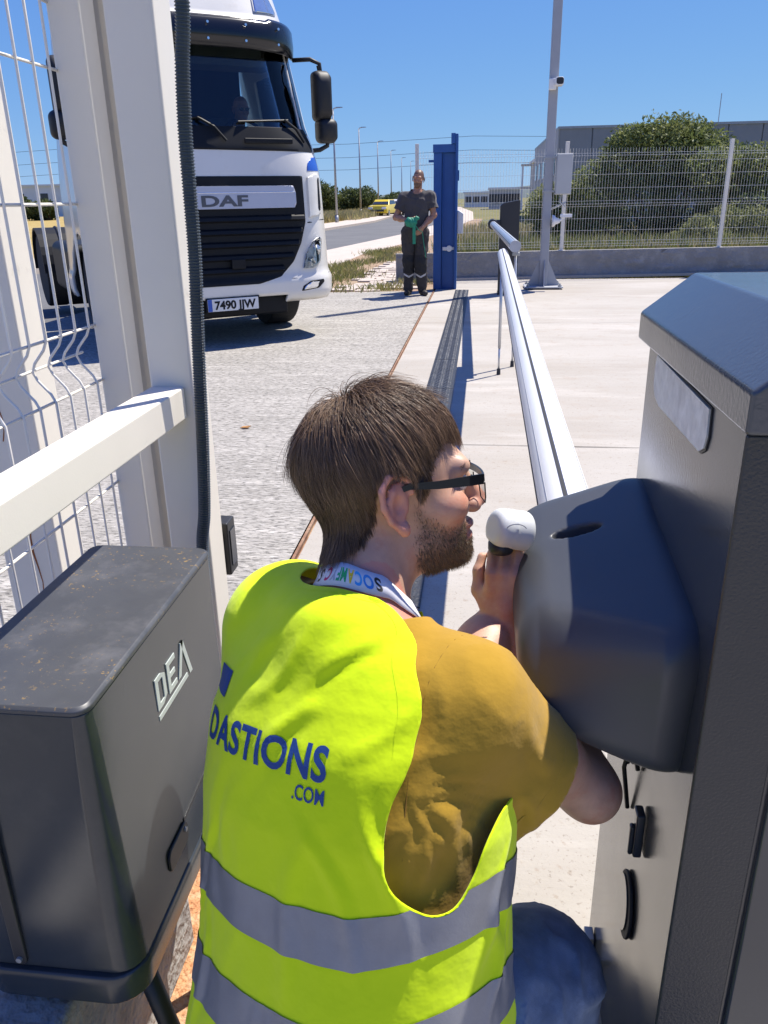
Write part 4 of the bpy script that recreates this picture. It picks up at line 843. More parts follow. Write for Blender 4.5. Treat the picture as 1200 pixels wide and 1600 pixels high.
# interior
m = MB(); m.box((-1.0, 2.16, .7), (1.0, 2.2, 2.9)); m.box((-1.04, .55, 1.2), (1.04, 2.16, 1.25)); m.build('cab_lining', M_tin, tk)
m = MB(); m.box((-1.0, .55, 2.84), (1.0, 2.16, 2.88)); m.box((-.9, .62, 2.64), (.85, 1.0, 2.70)); m.box((-.5, .6, 2.71), (.7, .66, 2.83)); m.build('headliner', M_taupe, tk)
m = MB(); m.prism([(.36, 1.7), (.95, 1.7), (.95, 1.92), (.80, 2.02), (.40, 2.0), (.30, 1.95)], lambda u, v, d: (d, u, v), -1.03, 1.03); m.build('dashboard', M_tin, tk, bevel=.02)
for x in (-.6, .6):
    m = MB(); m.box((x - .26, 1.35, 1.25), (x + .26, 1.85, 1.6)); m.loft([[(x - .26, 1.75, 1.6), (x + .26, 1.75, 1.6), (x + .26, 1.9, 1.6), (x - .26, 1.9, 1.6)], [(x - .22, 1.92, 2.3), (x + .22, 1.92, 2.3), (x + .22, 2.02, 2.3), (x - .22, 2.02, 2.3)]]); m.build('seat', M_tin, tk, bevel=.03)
m = MB(); m.tube([(.6 + .22 * math.cos(t), .98 + .10 * math.sin(t), 2.03 + .17 * math.sin(t)) for t in [k * math.tau / 28 for k in range(28)]], .016, n=8, closed=True); m.cyl((.6, .98, 2.03), (.6, .82, 1.9), .03, n=8); m.box((.4, .97, 2.02), (.8, 1.0, 2.05)); m.build('steering_wheel', M_tb, tk, smooth=True)
# glass and trims
tpatch('windscreen', WSP, -.006, M_ws, tk, thick=.004)
tpatch('scuttle_panel', [(-1.07, 1.86), (1.07, 1.84), (1.10, 1.90), (1.03, 2.06), (-1.03, 2.06), (-1.10, 1.90)], .005, M_tb, tk)
for s in (-1, 1):
    tpatch('a_pillar_trim', [(s * 1.0, 2.03), (s * 1.10, 2.0), (s * 1.03, 2.79), (s * .945, 2.79)], .004, M_tvis, tk)
    m = MB(); pts_ = [(y, z) for y, z in SWP]; m.add([(s * (float(tw_(z)) - .012), y, z) for y, z in pts_], [tuple(range(len(pts_)))]); m.build('side_window', M_sw, tk, fix=False)
    m = MB(); m.tube([(s * (float(tw_(z)) - .01), y, z) for y, z in ((1.18, 2.03), (1.18, 2.45), (1.26, 2.56), (1.5, 2.6))], .02, n=6); m.build('window_bar', M_tb, tk)
def vis_ring(dz, dy):
    return None
R = []
for z, l in ((2.74, .10), (2.76, .13), (2.86, .155), (2.97, .14), (3.005, .10), (3.0, .0), (2.78, .0)):
    W = 1.075; R.append([(x * W, .36 + .43 * abs(x) ** 5 - l + (z - 2.75) * .1 + .012 * (0), z + (.02 if abs(x) > .62 and z > 2.95 else 0) - .02 * x * x) for x in tt])
m = MB(); m.loft([r for r in R] + [R[0]], False, False, closed=False); m.build('sun_visor', M_tvis, tk, smooth=True, ang=40)
for x in (-.75, -.3, .05, .42, .78):
    for z, l in ((2.80, .14), (2.93, .155)):
        m = MB(); y = .36 + .43 * abs(x / 1.075) ** 5 - l; m.cyl((x, y - .004, z), (x, y + .02, z), .012, n=8); m.build('visor_rivet', M_chrome, tk)
# grille, bars, badge
GR = [(-.86, 1.615), (.86, 1.615), (.865, 1.18), (.80, .98), (.70, .80), (.55, .66), (.30, .60), (-.30, .60), (-.55, .66), (-.70, .80), (-.80, .98), (-.865, 1.18)]
gr = tpatch('grille', GR, .004, M_tb, tk)
for z, hw_ in ((1.22, .845), (1.10, .81), (.98, .77), (.86, .70), (.74, .58)):
    V = []; xs = np.linspace(-hw_, hw_, 31)
    m = MB(); m.loft([[(x, float(surf(x, z)) - .005, z + .035), (x, float(surf(x, z)) - .035, z + .018), (x, float(surf(x, z)) - .045, z - .012), (x, float(surf(x, z)) - .005, z - .03)] for x in xs]); m.build('slat', M_tb, gr, smooth=False)
bz = tpatch('badge_bar', [(-.745, 1.32), (.745, 1.32), (.76, 1.36), (.76, 1.46), (.735, 1.525), (-.735, 1.525), (-.76, 1.46), (-.76, 1.36)], .035, M_tsil, tk, thick=.03)
tpatch('badge_edge', [(-.75, 1.462), (.752, 1.462), (.752, 1.470), (-.75, 1.470)], .0365, M_chrome, bz, thick=.002)
def surf_text(name, txt, x0, z0, size, lift, mat, parent, bold=.02, wid=None, sx=1.0):
    Vt, Ft = text_tris(txt, size, bold * size, sub=.05); Vt[:, 0] -= Vt[:, 0].min()
    if wid: Vt[:, 0] *= wid / Vt[:, 0].max()
    X = Vt[:, 0] + x0; Z_ = Vt[:, 1] + z0; me = mesh_np(name, np.stack([X, surf(X, Z_) - lift, Z_], 1), Ft); return link_mesh(name, me, mat, parent)
M_dletter = pmat('dark_lettering', (.10, .10, .11), .35, .3)
surf_text('lettering', 'DAF', -.22, 1.345, .135, .0385, M_dletter, bz, .035, wid=.47)
m = MB(); m.box((.02, surf(.1, .8) - .06, .76), (.16, surf(.1, .8) - .03, .85)); m.build('radar_sensor', M_tb, gr, bevel=.005)
# white panels: seams, corner units, lamps
M_seam = pmat('panel_gap', (.04, .04, .04), .9)
for s in (-1, 1):
    tpatch('panel_gap', [(s * .878, .70), (s * .888, .70), (s * .90, 1.86), (s * .89, 1.86)], .003, M_seam, tk, thick=.002)
    tpatch('panel_gap', [(s * .885, 1.165), (s * 1.18, 1.185), (s * 1.18, 1.20), (s * .885, 1.19)], .003, M_seam, tk, thick=.002)
    tpatch('corner_deflector', [(s * .92, 1.22), (s * 1.08, 1.25), (s * 1.12, 1.33), (s * 1.115, 1.60), (s * 1.06, 1.645), (s * .92, 1.60)], .022, M_tw, tk, thick=.03)
    tpatch('air_slot', [(s * 1.045, 1.30), (s * 1.085, 1.27), (s * 1.09, 1.60), (s * 1.06, 1.60)], .026, M_tb, tk, thick=.004)
    bs = tpatch('blue_flash', [(s * .93, 1.665), (s * 1.12, 1.665), (s * 1.12, 1.80), (s * 1.02, 1.79), (s * .945, 1.73)], .004, M_tblue, tk, thick=.003)
    hl = tpatch('headlight', [(s * .80, .725), (s * .93, .725), (s * 1.02, .78), (s * 1.06, 1.0), (s * 1.03, 1.03), (s * .92, .98), (s * .84, .87)], .006, pmat('lamp_housing', (.45, .46, .48), .3, .4, .4, 30), tk, thick=.02)
    for x, z, r in ((.965, .90, .058), (.90, .79, .046)):
        y = float(surf(x, z)); m = MB(); m.lathe([(r, -.004), (r * .9, .0), (r * .5, .012), (.005, .016)], lambda a, b, h: (s * x + a, y - .013 + h * .6, z + b), n=20); m.build('reflector', M_chrome, hl, smooth=True)
    tpatch('lamp_glass', [(s * .80, .725), (s * .93, .725), (s * 1.02, .78), (s * 1.06, 1.0), (s * 1.03, 1.03), (s * .92, .98), (s * .84, .87)], .024, M_lens, hl, thick=.003)
    fb = tpatch('fog_lamp_recess', [(s * .76, .50), (s * .97, .52), (s * 1.06, .585), (s * 1.05, .605), (s * .88, .60), (s * .78, .55)], .003, M_tb, tk, thick=.003)
    tpatch('fog_lamp', [(s * .79, .513), (s * .95, .525), (s * .98, .585), (s * .88, .585), (s * .80, .545)], .006, M_chrome, fb, thick=.004)
    tpatch('bumper_seam', [(s * .66, .632), (s * 1.2, .655), (s * 1.2, .662), (s * .66, .640)], .003, M_seam, tk, thick=.002)
    # mirrors
    mr = MB(); mr.tube([(s * 1.04, .60, 2.72), (s * 1.18, .48, 2.72), (s * 1.27, .45, 2.68), (s * 1.285, .45, 2.52)], .022, n=8); mr.tube([(s * 1.33, .45, 2.0), (s * 1.33, .46, 1.92), (s * 1.25, .48, 1.88), (s * 1.14, .52, 1.87)], .024, n=8); arm = mr.build('mirror_arm', M_mirr, tk, smooth=True)
    for zc, hh, hw_, xo in ((2.38, .235, .095, 1.275), (2.06, .12, .108, 1.315)):
        mm = MB(); rings = []
        for yy, k in ((.50, .92), (.49, 1.0), (.42, 1.0), (.36, .86), (.335, .55)):
            rings.append([(s * xo + u * k, yy, zc + v * k) for u, v in rrect(-hw_, -hh, hw_, hh, hw_ * .55, 5)])
        mm.loft(rings); mh = mm.build('mirror_head', M_mirr, tk, smooth=True, bevel=.0); g2 = MB(); g2.prism(rrect(s * xo - hw_ * .82, zc - hh * .88, s * xo + hw_ * .82, zc + hh * .88, .03), lambda u, v, d: (u, d, v), .501, .505); g2.build('mirror_glass', M_chrome, mh)
        k2 = MB(); k2.cyl((s * (xo - .01), .45, zc + hh), (s * (xo - .02), .45, zc + hh + .05), .02, n=8); k2.build('mirror_stem', M_mirr, mh)
# roof fairing lamps and blue company mark
for s in (-1, 1):
    pl_ = [(s * .60, 3.08), (s * .90, 3.10), (s * .93, 3.15), (s * .82, 3.34), (s * .62, 3.34)]
    tr_ = tpatch('roof_lamp', pl_, .006, pmat('lamp_rim', (.35, .36, .38), .35, .4), tk, thick=.01); q = np.array(pl_); q = (q - q.mean(0)) * .86 + q.mean(0); tpatch('roof_lamp_glass', [tuple(a) for a in q], .012, M_chrome, tr_, thick=.006)
tpatch('company_mark', [(-.30 + .17 * math.cos(t), 3.30 + .15 * math.sin(t)) for t in [k * math.tau / 24 for k in range(24)]], .006, M_tblue, tk, thick=.003)
for x in (-.02, .14, .30): tpatch('company_mark', [(x, 3.2), (x + .11, 3.2), (x + .11, 3.235), (x, 3.235)], .006, M_tblue, tk, thick=.003)
# wipers
for a, b_ in (((.95, 1.93), (.55, 2.11)), ((.1, 1.93), (-.35, 2.11)), ((-.6, 1.93), (-.98, 2.11))):
    m = MB(); m.tube([(a[0], float(surf(*a)) - .03, a[1]), ((a[0] + b_[0]) / 2 + .12, float(surf((a[0] + b_[0]) / 2 + .12, 2.05)) - .045, 2.05), (b_[0] + .2, float(surf(b_[0] + .2, 2.13)) - .035, 2.13)], .013, n=6); m.tube([(b_[0] + .25, float(surf(b_[0] + .25, 2.13)) - .02, 2.13), (b_[0] - .3, float(surf(max(-1.0, b_[0] - .3), 2.10)) - .02, 2.10)], .010, n=6); m.build('wiper', M_tb, tk)
m = MB(); m.box((.28, surf(.5, 1.9) - .035, 1.905), (.78, surf(.5, 1.9) - .008, 1.955)); m.build('front_step', M_tb, tk, bevel=.01)
# valance, plate
m = MB(); m.box((-.64, .10, .28), (.64, .5, .48)); m.build('valance', M_tb, tk, bevel=.03)
pt = MB(); pt.box((-.265, -.022, .362), (.265, -.012, .482)); pla = pt.build('number_plate', pmat('plate_white', (.72, .72, .70), .4), tk, bevel=.003); m = MB(); m.box((-.264, -.0245, .364), (-.222, -.0215, .480)); m.build('plate_band', M_tblue, pla)
Vt, Ft = text_tris('7490 JJW', .1, .0035, sub=0); Vt[:, 0] -= Vt[:, 0].min(); Vt[:, 0] *= .43 / Vt[:, 0].max(); Vt[:, 1] *= 1.12; me = mesh_np('plate_text', np.stack([Vt[:, 0] - .195, np.full(len(Vt), -.0245), Vt[:, 1] + .382], 1), Ft); link_mesh('plate_text', me, M_tb, pla)
m = MB(); m.box((-.28, -.011, .352), (.28, .08, .492)); m.build('plate_holder', M_tb, tk)
# wheels and chassis
def wheel(x0, x1, y, r=.5):
    w_ = MB(); prof = [(r * .58, 0), (r * .97, .0), (r, .04), (r, .28), (r * .97, .31), (r * .58, .31)]; sgn = 1 if x1 > x0 else -1
    w_.lathe(prof, lambda a, b, h: (x0 + sgn * h * abs(x1 - x0) / .31, y + a, r + b), n=40); o = w_.build('wheel', M_tyre, tk, smooth=True, bevel=.01, ang=40)
    d_ = MB(); d_.lathe([(r * .57, 0), (r * .55, .02), (r * .35, -.03), (r * .2, -.05), (r * .18, .01)], lambda a, b, h: (x1 + sgn * (h - .03), y + a, r + b), n=28); d_.build('rim', M_steelg, o, smooth=True)
for s in (-1, 1):
    wheel(s * .80, s * 1.12, 1.38); wheel(s * .62, s * .92, 4.98); wheel(s * .93, s * 1.22, 4.98)
    m = MB(); m.tube([(s * .96, 4.98 + .58 * math.cos(t), .5 + .58 * math.sin(t)) for t in [math.radians(a) for a in range(0, 181, 15)]], .03, n=6); m.loft([[(s * .62, 4.98 + q * math.cos(t), .5 + q * math.sin(t)) for q in (.56, .59)] + [(s * 1.25, 4.98 + q * math.cos(t), .5 + q * math.sin(t)) for q in (.59, .56)] for t in [math.radians(a) for a in range(0, 181, 12)]]); m.build('mudguard', M_tb, tk)
    m = MB(); m.box((s * .45 - .04, .5, .62), (s * .45 + .04, 5.9, .9)); m.build('chassis_rail', M_tb, tk)
    m = MB(); m.box((s * .55, 2.35, .35), (s * 1.18, 3.9, .95)) if s > 0 else m.box((-1.18, 2.35, .35), (-.55, 3.9, .95)); m.build('fuel_tank', M_tb, tk, bevel=.1, seg=4)
m = MB(); m.cyl((-.9, 1.38, .5), (.9, 1.38, .5), .07, n=10); m.cyl((-.9, 4.98, .5), (.9, 4.98, .5), .1, n=10); m.box((-.9, 2.28, .95), (.9, 2.34, 3.2)); m.box((-.5, .5, .5), (.5, 2.2, 1.15)); m.build('underbody', M_tb, tk)
m = MB(); m.cyl((0, 4.9, .95), (0, 4.9, 1.05), .45, n=24); m.box((-.4, 4.3, .9), (.4, 5.5, .955)); m.build('fifth_wheel', M_tb, tk)
for s in (-1, 1):
    m = MB(); m.box((min(s * .9, s * 1.14), .52, .45), (max(s * .9, s * 1.14), .80, .75)); m.build('step', M_tb, tk)
# ================================================================== people
def frame_az(az, pitch=0.0, roll=0.0):
    """columns: forward, left, up"""
    f = np.array([math.sin(az) * math.cos(pitch), math.cos(az) * math.cos(pitch), math.sin(pitch)]); l = np.cross((0, 0, 1.), f); l /= np.linalg.norm(l); u = np.cross(f, l)
    return np.stack([f, math.cos(roll) * l + math.sin(roll) * u, -math.sin(roll) * l + math.cos(roll) * u], 1)
EAR = [(.012, .010), (.010, .025), (-.002, .035), (-.017, .033), (-.027, .018), (-.026, -.003), (-.018, -.021), (-.007, -.033)]
def f_head(q, fine=True):
    d = s_ell(q, (-.014, 0, .030), (.100, .076, .092))
    d = smin(d, s_ell(q, (.036, 0, -.036), (.058, .058, .086)), .025)
    d = smin(d, s_ell(q, (.030, 0, -.076), (.060, .052, .036)), .02)
    d = smin(d, s_ell(q, (.079, 0, -.100), (.020, .024, .018)), .02)
    if not fine:
        d = smin(d, s_cap(q, (.092, 0, .006), (.112, 0, -.036), .008, .013), .012)
        for s in (-1, 1): d = smin(d, s_ell(q, (-.006, s * .080, -.004), (.020, .008, .032)), .006)
        return smax(d, -s_ell(q, (.103, .032, -.002), (.014, .018, .011)), .01) if False else d
    d = smin(d, s_cap(q, (.084, -.036, .018), (.084, .036, .018), .014, .014), .018)
    for s in (-1, 1):
        d = smin(d, s_ell(q, (.064, s * .042, -.030), (.026, .022, .020)), .022)
        d = smax(d, -s_ell(q, (.104, s * .033, -.003), (.017, .019, .012)), .014)
    d = smin(d, s_cap(q, (.091, 0, .010), (.1135, 0, -.033), .0075, .0125), .013)
    for s in (-1, 1): d = smin(d, s_ell(q, (.104, s * .013, -.040), (.011, .008, .009)), .007)
    d = smin(d, s_ell(q, (.0945, 0, -.063), (.011, .024, .0065)), .007); d = smin(d, s_ell(q, (.092, 0, -.0785), (.011, .021, .0075)), .007)
    d = smax(d, -s_ell(q, (.108, 0, -.0705), (.012, .018, .0024)), .003)
    for s in (-1, 1):
        def ep(a, z): return (a, s * (.0765 + (.012 - a) * .42), z - .008)
        e = s_ell(q, (-.007, s * .0815, -.008), (.017, .0055, .026), np.array([[.92, s * -.39, 0], [s * .39, .92, 0], [0, 0, 1.]]))
        for (a, z), (a2, z2) in zip(EAR[:-1], EAR[1:]): e = smin(e, s_cap(q, ep(a, z), ep(a2, z2), .0042, .0042), .003)
        e = smin(e, s_ell(q, ep(-.001, -.034), (.0075, .0055, .010)), .006)
        e = smin(e, s_cap(q, ep(-.012, .017), ep(-.014, -.010), .003, .003), .003)
        e = smax(e, -s_ell(q, (-.004, s * .0925, -.012), (.0105, .0120, .0150)), .004)
        d = smin(d, e, .005)
    return d
def chain(P, pts, rad, k=.0):
    d = None
    for (a, b), (ra, rb) in zip(zip(pts[:-1], pts[1:]), zip(rad[:-1], rad[1:])):
        e = s_cap(P, a, b, ra, rb); d = e if d is None else smin(d, e, k)
    return d
def f_hand(P, W, dirv, palmn, side, curl=(.5, .8, .7), spread=.25, thumb=(.6, .5), sc=1.0):
    """W wrist, dirv wrist->knuckles, palmn the way the palm faces; side=+1 puts the thumb along palmn x dirv"""
    dv = np.array(dirv, float); dv /= np.linalg.norm(dv); pn = np.array(palmn, float); pn -= dv * (pn @ dv); pn /= np.linalg.norm(pn); lat = np.cross(pn, dv) * side
    W = np.array(W, float); A = np.stack([lat, dv, pn])
    d = s_ell(P, W + dv * .048 * sc + pn * .002, np.array((.040, .052, .016)) * sc, A); d = smin(d, s_cap(P, W - dv * .03, W + dv * .02, .025 * sc, .024 * sc), .02)
    for i, (o, L) in enumerate(((.029, .92), (.010, 1.0), (-.010, .95), (-.028, .76))):
        p = W + dv * .088 * sc + lat * o * sc - dv * abs(o) * .12; a = 0; dirx = dv + lat * o * spread * 10; dirx = dirx / np.linalg.norm(dirx); pts = [p - dv * .025 * sc, p]
        for seg, cu in zip((.040, .026, .020), curl):
            a += cu; p = p + (dirx * math.cos(a) + pn * math.sin(a)) * seg * L * sc; pts.append(p)
        f = chain(P, pts, [.0095 * sc, .0095 * sc, .0085 * sc, .0078 * sc, .0066 * sc], .004); d = smin(d, f, .006)
    p0 = W + dv * .022 * sc + lat * .026 * sc; p1 = W + dv * .052 * sc + lat * .050 * sc + pn * .018 * sc; t = dv * math.cos(thumb[0]) + (pn * .8 + lat * .25) * math.sin(thumb[0]); t /= np.linalg.norm(t); p2 = p1 + t * .032 * sc; t2 = dv * math.cos(thumb[0] + thumb[1]) + (pn * .9 - lat * .3) * math.sin(thumb[0] + thumb[1]); t2 /= np.linalg.norm(t2); p3 = p2 + t2 * .024 * sc
    return smin(d, chain(P, [p0, p1, p2, p3], [.014 * sc, .0115 * sc, .0095 * sc, .0075 * sc], .006), .012)
class Torso:
    def __init__(s, pel, top, right, prof):
        s.p = np.array(pel, float); ax = np.array(top, float) - s.p; s.len = np.linalg.norm(ax); s.up = ax / s.len
        r = np.array(right, float); r -= s.up * (r @ s.up); s.r = r / np.linalg.norm(r); s.f = np.cross(s.up, s.r); s.prof = np.array(prof, float)
    def loc(s, P): q = P - s.p; return q @ s.r, q @ s.f, q @ s.up
    def pt(s, u, v, c): return s.p + s.r * u + s.f * v + s.up * c
    def sdf(s, P, off=0.0, prof=None, n=2.3):
        pr = s.prof if prof is None else np.array(prof, float); u, v, c = s.loc(P); a = np.interp(c, pr[:, 0], pr[:, 1]) + off; b = np.interp(c, pr[:, 0], pr[:, 2]) + off; sh = np.interp(c, pr[:, 0], pr[:, 3]) if pr.shape[1] > 3 else 0
        k = (np.abs(u / a) ** n + np.abs((v - sh) / b) ** n) ** (1 / n); d = (k - 1) * np.minimum(a, b)
        return smax(smax(d, c - pr[-1, 0] - off, .03), pr[0, 0] - off - c, .03)
# ------------------------------------------------------------------ materials
def skin_mat(name, c):
    m = pmat(name, c, .48, 0, .12, 45, .15, 420, spec=.45, sss=.12, col2=(c[0] * .95, c[1] * .72, c[2] * .66), c2lo=.5, c2hi=.7, c2s=22)
    return m
M_skin = skin_mat('skin', (.56, .33, .225)); M_skin2 = skin_mat('skin_tanned', (.36, .19, .12))
add_attr_mix(M_skin, 'flush', (.62, .23, .17), .7); add_attr_mix(M_skin, 'scalp', (.045, .028, .018), 1.0); add_attr_mix(M_skin, 'beard', (.17, .10, .06), .60)
M_hivis = pmat('hi_vis_yellow', (.70, .90, .004), .75, 0, .04, 5, .10, 30, spec=.2, sheen=.15); M_must = pmat('mustard_cotton', (.40, .235, .022), .9, 0, .10, 12, .12, 45, spec=.15, sheen=.2)
M_band = pmat('reflective_band', (.25, .255, .27), .40, .25, .14, 18, .1, 300); M_print = pmat('blue_print', (.012, .06, .24), .6, var=.03); M_denim = pmat('denim', (.15, .19, .25), .9, 0, .3, 30, .5, 700, col2=(.30, .35, .42), c2s=9)
M_lany = pmat('lanyard_white', (.74, .74, .76), .6, var=.03); M_trim = M_hivis
def hair_mat(name, c, c2):
    m = bpy.data.materials.new(name); m.use_nodes = True; n, N, L = nodes(m); b = N['Principled BSDF']; a = N.new('ShaderNodeAttribute'); a.attribute_name = 'rnd'; mx = N.new('ShaderNodeMix'); mx.data_type = 'RGBA'; mx.inputs[6].default_value = (*c, 1); mx.inputs[7].default_value = (*c2, 1); L(a.outputs['Fac'], mx.inputs[0]); L(mx.outputs[2], b.inputs['Base Color']); b.inputs['Roughness'].default_value = .45; b.inputs['Specular IOR Level'].default_value = .5; return m
M_hair = hair_mat('brown_hair', (.09, .052, .029), (.38, .24, .14)); M_beard = hair_mat('beard_hair', (.085, .06, .036), (.30, .21, .125))
def strands_mesh(name, paths, r0, mat, parent, rnd, n=3):
    """paths (N,k,3): tapering three sided hairs in one mesh"""
    N_, k, _ = paths.shape; T = np.gradient(paths, axis=1); T /= np.maximum(np.linalg.norm(T, axis=2, keepdims=True), 1e-9); ref = RNG.normal(size=(N_, 1, 3)); A_ = np.cross(T, ref); A_ /= np.maximum(np.linalg.norm(A_, axis=2, keepdims=True), 1e-9); B_ = np.cross(T, A_)
    rad = (r0 if np.ndim(r0) else np.full(N_, r0))[:, None] * (1 - .85 * np.linspace(0, 1, k) ** 2)[None]; V = []
    for j in range(n): t = 2 * math.pi * j / n; V.append(paths + (A_ * math.cos(t) + B_ * math.sin(t)) * rad[..., None])
    V = np.stack(V, 2).reshape(-1, 3); base = (np.arange(N_)[:, None, None] * k + np.arange(k - 1)[None, :, None]) * n; j = np.arange(n)[None, None]
    F = np.stack([base + j, base + (j + 1) % n, base + n + (j + 1) % n, base + n + j], -1).reshape(-1, 4); me = fast_mesh(name, V, F, True); set_attr(me, 'rnd', np.repeat(rnd, k * n)); return link_mesh(name, me, mat, parent)
def grad(fn, P, e=.002):
    g_ = np.stack([fn(P + d) - fn(P - d) for d in np.eye(3) * e], 1); return g_ / np.maximum(np.linalg.norm(g_, axis=1, keepdims=True), 1e-9)
def sample_faces(V, F, n, w=None):
    c = np.cross(V[F[:, 2]] - V[F[:, 0]], V[F[:, -1]] - V[F[:, 1]]); a = np.linalg.norm(c, axis=1); a = a if w is None else a * w
    i = RNG.choice(len(F), n, p=a / a.sum()); s = RNG.uniform(size=(n, 2)); Q = V[F[i]]; return Q[:, 0] * ((1 - s[:, :1]) * (1 - s[:, 1:])) + Q[:, 1] * (s[:, :1] * (1 - s[:, 1:])) + Q[:, 2] * (s[:, :1] * s[:, 1:]) + Q[:, 3] * ((1 - s[:, :1]) * s[:, 1:])

# ------------------------------------------------------------------ kneeling worker
WO = np.array((-.14, .72, 0.0))
wk = empty('person', WO, 0, 'kneeling worker in a yellow high-visibility vest working at the barrier cover', 'person')
HO, HM = np.array((-.109, .966, 1.036)), frame_az(math.radians(73), math.radians(3), math.radians(-9))
def hl(x, y, z): return HO + HM @ np.array((x, y, z), float)
TS = Torso((-.142, .705, .40), (-.142, .862, .865), (.86, -.51, 0), [(-.14, .17, .13), (0, .175, .135), (.15, .160, .125), (.30, .178, .13), (.40, .170, .115), (.46, .13, .085), (.51, .06, .06)])
shR, shL = np.array((-.006, .792, .832)), np.array((-.256, .938, .828)); elR, elL = np.array((.160, .860, .652)), np.array((.002, .945, .750)); wrR, wrL = np.array((.050, 1.032, .795)), np.array((.056, 1.120, .790)); nkb = TS.pt(0, -.01, .475)
DEV = np.array((.047, 1.068, .932))
def near_only(fn, P, c, r):
    d = np.linalg.norm(P - c, axis=1); out = d - r * .55; k = d < r
    if k.any(): out[k] = fn(P[k])
    return out
def f_arms(P):
    dr = chain(P, [shR, shR * .45 + elR * .55, elR, elR * .62 + wrR * .38, wrR], [.056, .046, .034, .041, .027], .03)
    dl = chain(P, [shL, shL * .45 + elL * .55, elL, elL * .62 + wrL * .38, wrL], [.060, .049, .042, .044, .028], .03)
    hr = near_only(lambda Q: f_hand(Q, wrR, (.02, .22, .95), (.15, 1, 0), -1, (.55, 1.0, .9), .08, (.25, .15), .90), P, wrR, .26); hlh = near_only(lambda Q: f_hand(Q, wrL, (.12, .85, -.25), (-.2, -.2, .9), -1, (.6, .9, .7), .1, (.5, .4)), P, wrL, .26)
    return np.minimum(smin(dr, hr, .012), smin(dl, hlh, .012))
def f_core(P): return smin(smin(TS.sdf(P), s_cap(P, nkb, shR, .055, .058), .05), s_cap(P, nkb, shL, .055, .058), .05)
def f_body(P):
    q = (P - HO) @ HM; d = near_only(f_head, q, np.zeros(3), .235); d = smin(d, s_cap(P, hl(-.022, 0, -.055), nkb + TS.up * .01, .055, .062), .03)
    return smin(smin(d, f_core(P), .03), f_arms(P), .02)
V, F = sdf_mesh(f_body, (-.40, .55, .36), (.24, 1.24, 1.19), .0032); q = (V - HO) @ HM; hd = (np.linalg.norm(q, axis=1) < .19)
def sst(x, a, b): t = np.clip((x - a) / (b - a), 0, 1); return t * t * (3 - 2 * t)
def hairline(q):
    """positive inside the hair area of the head"""
    x, y, z = q[:, 0], q[:, 1], q[:, 2]; ay = np.abs(y)
    front = np.interp(x, [-.12, -.05, -.034, -.030, .012, .020, .034, .046, .062, .078, .10], [-.066, -.058, -.03, .030, .030, -.008, -.004, .034, .052, .066, .085]); return z - front
beardline = lambda q: np.minimum(np.minimum(np.interp(q[:, 0], [-.01, .012, .03, .06, .085, .12], [-.010, -.004, -.026, -.050, -.050, -.05]) - q[:, 2], q[:, 2] + .135), q[:, 0] - np.interp(q[:, 2], [-.13, -.1, -.05, 0], [.035, .010, .012, .012]))
me = fast_mesh('person_body', V - WO, F)
sc_m = np.where(hd, sst(hairline(q), -.004, .004), 0); bd_m = np.where(hd, sst(beardline(q), -.004, .020), 0); lip = np.exp(-(((q[:, 2] + .071) / .014) ** 2)) * (q[:, 0] > .088) * (np.abs(q[:, 1]) < .026); bd_m = bd_m * (1 - lip)
fl = np.clip(np.exp(-(np.linalg.norm(q - (.118, 0, -.034), axis=1) / .02) ** 2) + .9 * (np.abs(q[:, 1]) > .078) * hd + lip + .5 * np.exp(-(np.linalg.norm(q - (.07, -.05, -.03), axis=1) / .025) ** 2), 0, 1)
for nm, a in (('scalp', sc_m), ('beard', bd_m), ('flush', np.where(hd, fl, 0))): set_attr(me, nm, a)
body = link_mesh('body', me, M_skin, wk); HV, HF = V[:], F[:]
hdF = HF[hd[HF].all(1)]
for s in (-1, 1):
    c = hl(.083, s * .032, -.002) - WO; m = MB(); m.lathe([(.0001, -.0122), (.006, -.0106), (.0105, -.006), (.0122, 0), (.0105, .006), (.006, .0106), (.0001, .0122)], lambda x, y, h: Vector(c) + Vector(HM @ np.array((h, x, y))), n=16); ey = m.build('eye', pmat('eye_white', (.75, .73, .70), .2), body, smooth=True)
    c2_ = hl(.083 + .0113, s * .032, -.002) - WO; m = MB(); m.lathe([(.0001, .0015), (.004, .0008), (.0056, -.001)], lambda x, y, h: Vector(c2_) + Vector(HM @ np.array((h, x, y))), n=14); m.build('iris', pmat('iris', (.05, .035, .02), .15), ey, smooth=True)
# hair: strands leave the scalp, follow the skull away from the crown whorl and sag
def fh_w(P): return smin(f_head((P - HO) @ HM, False), s_cap(P, hl(-.022, 0, -.055), nkb + TS.up * .01, .055, .062), .03)
hm = hairline((HV[hdF].mean(1) - HO) @ HM); Fh = hdF[hm > 0]; NH = 26000; roots = sample_faces(HV, Fh, NH); whorl = hl(-.055, .01, .118); down = np.array((0, 0, -1.)); fw = HM[:, 0]
rl_ = (roots - HO) @ HM; lay = RNG.uniform(.004, 1, NH) ** .8; topf = sst(rl_[:, 2], .04, .11); hgt = (.004 + .0105 * lay) * (.75 + .45 * topf); back = sst(-rl_[:, 0], .0, .07); hgt *= 1 - .35 * sst(-rl_[:, 2], .02, .08)
Ls = (.050 + .030 * RNG.uniform(size=NH)) * (1 + .35 * topf + .15 * back); frontf = sst(rl_[:, 0], .03, .08); Ls *= 1 - .10 * frontf; side = sst(np.abs(rl_[:, 1]), .05, .07) * sst(rl_[:, 0], -.03, .0); Ls *= 1 - .45 * side
zlim = np.interp(rl_[:, 0], [-.12, -.05, -.038, -.032, .012, .022, .036, .06, .075, .1], [-.115, -.105, -.03, .022, .022, -.015, .0, .022, .012, .0])
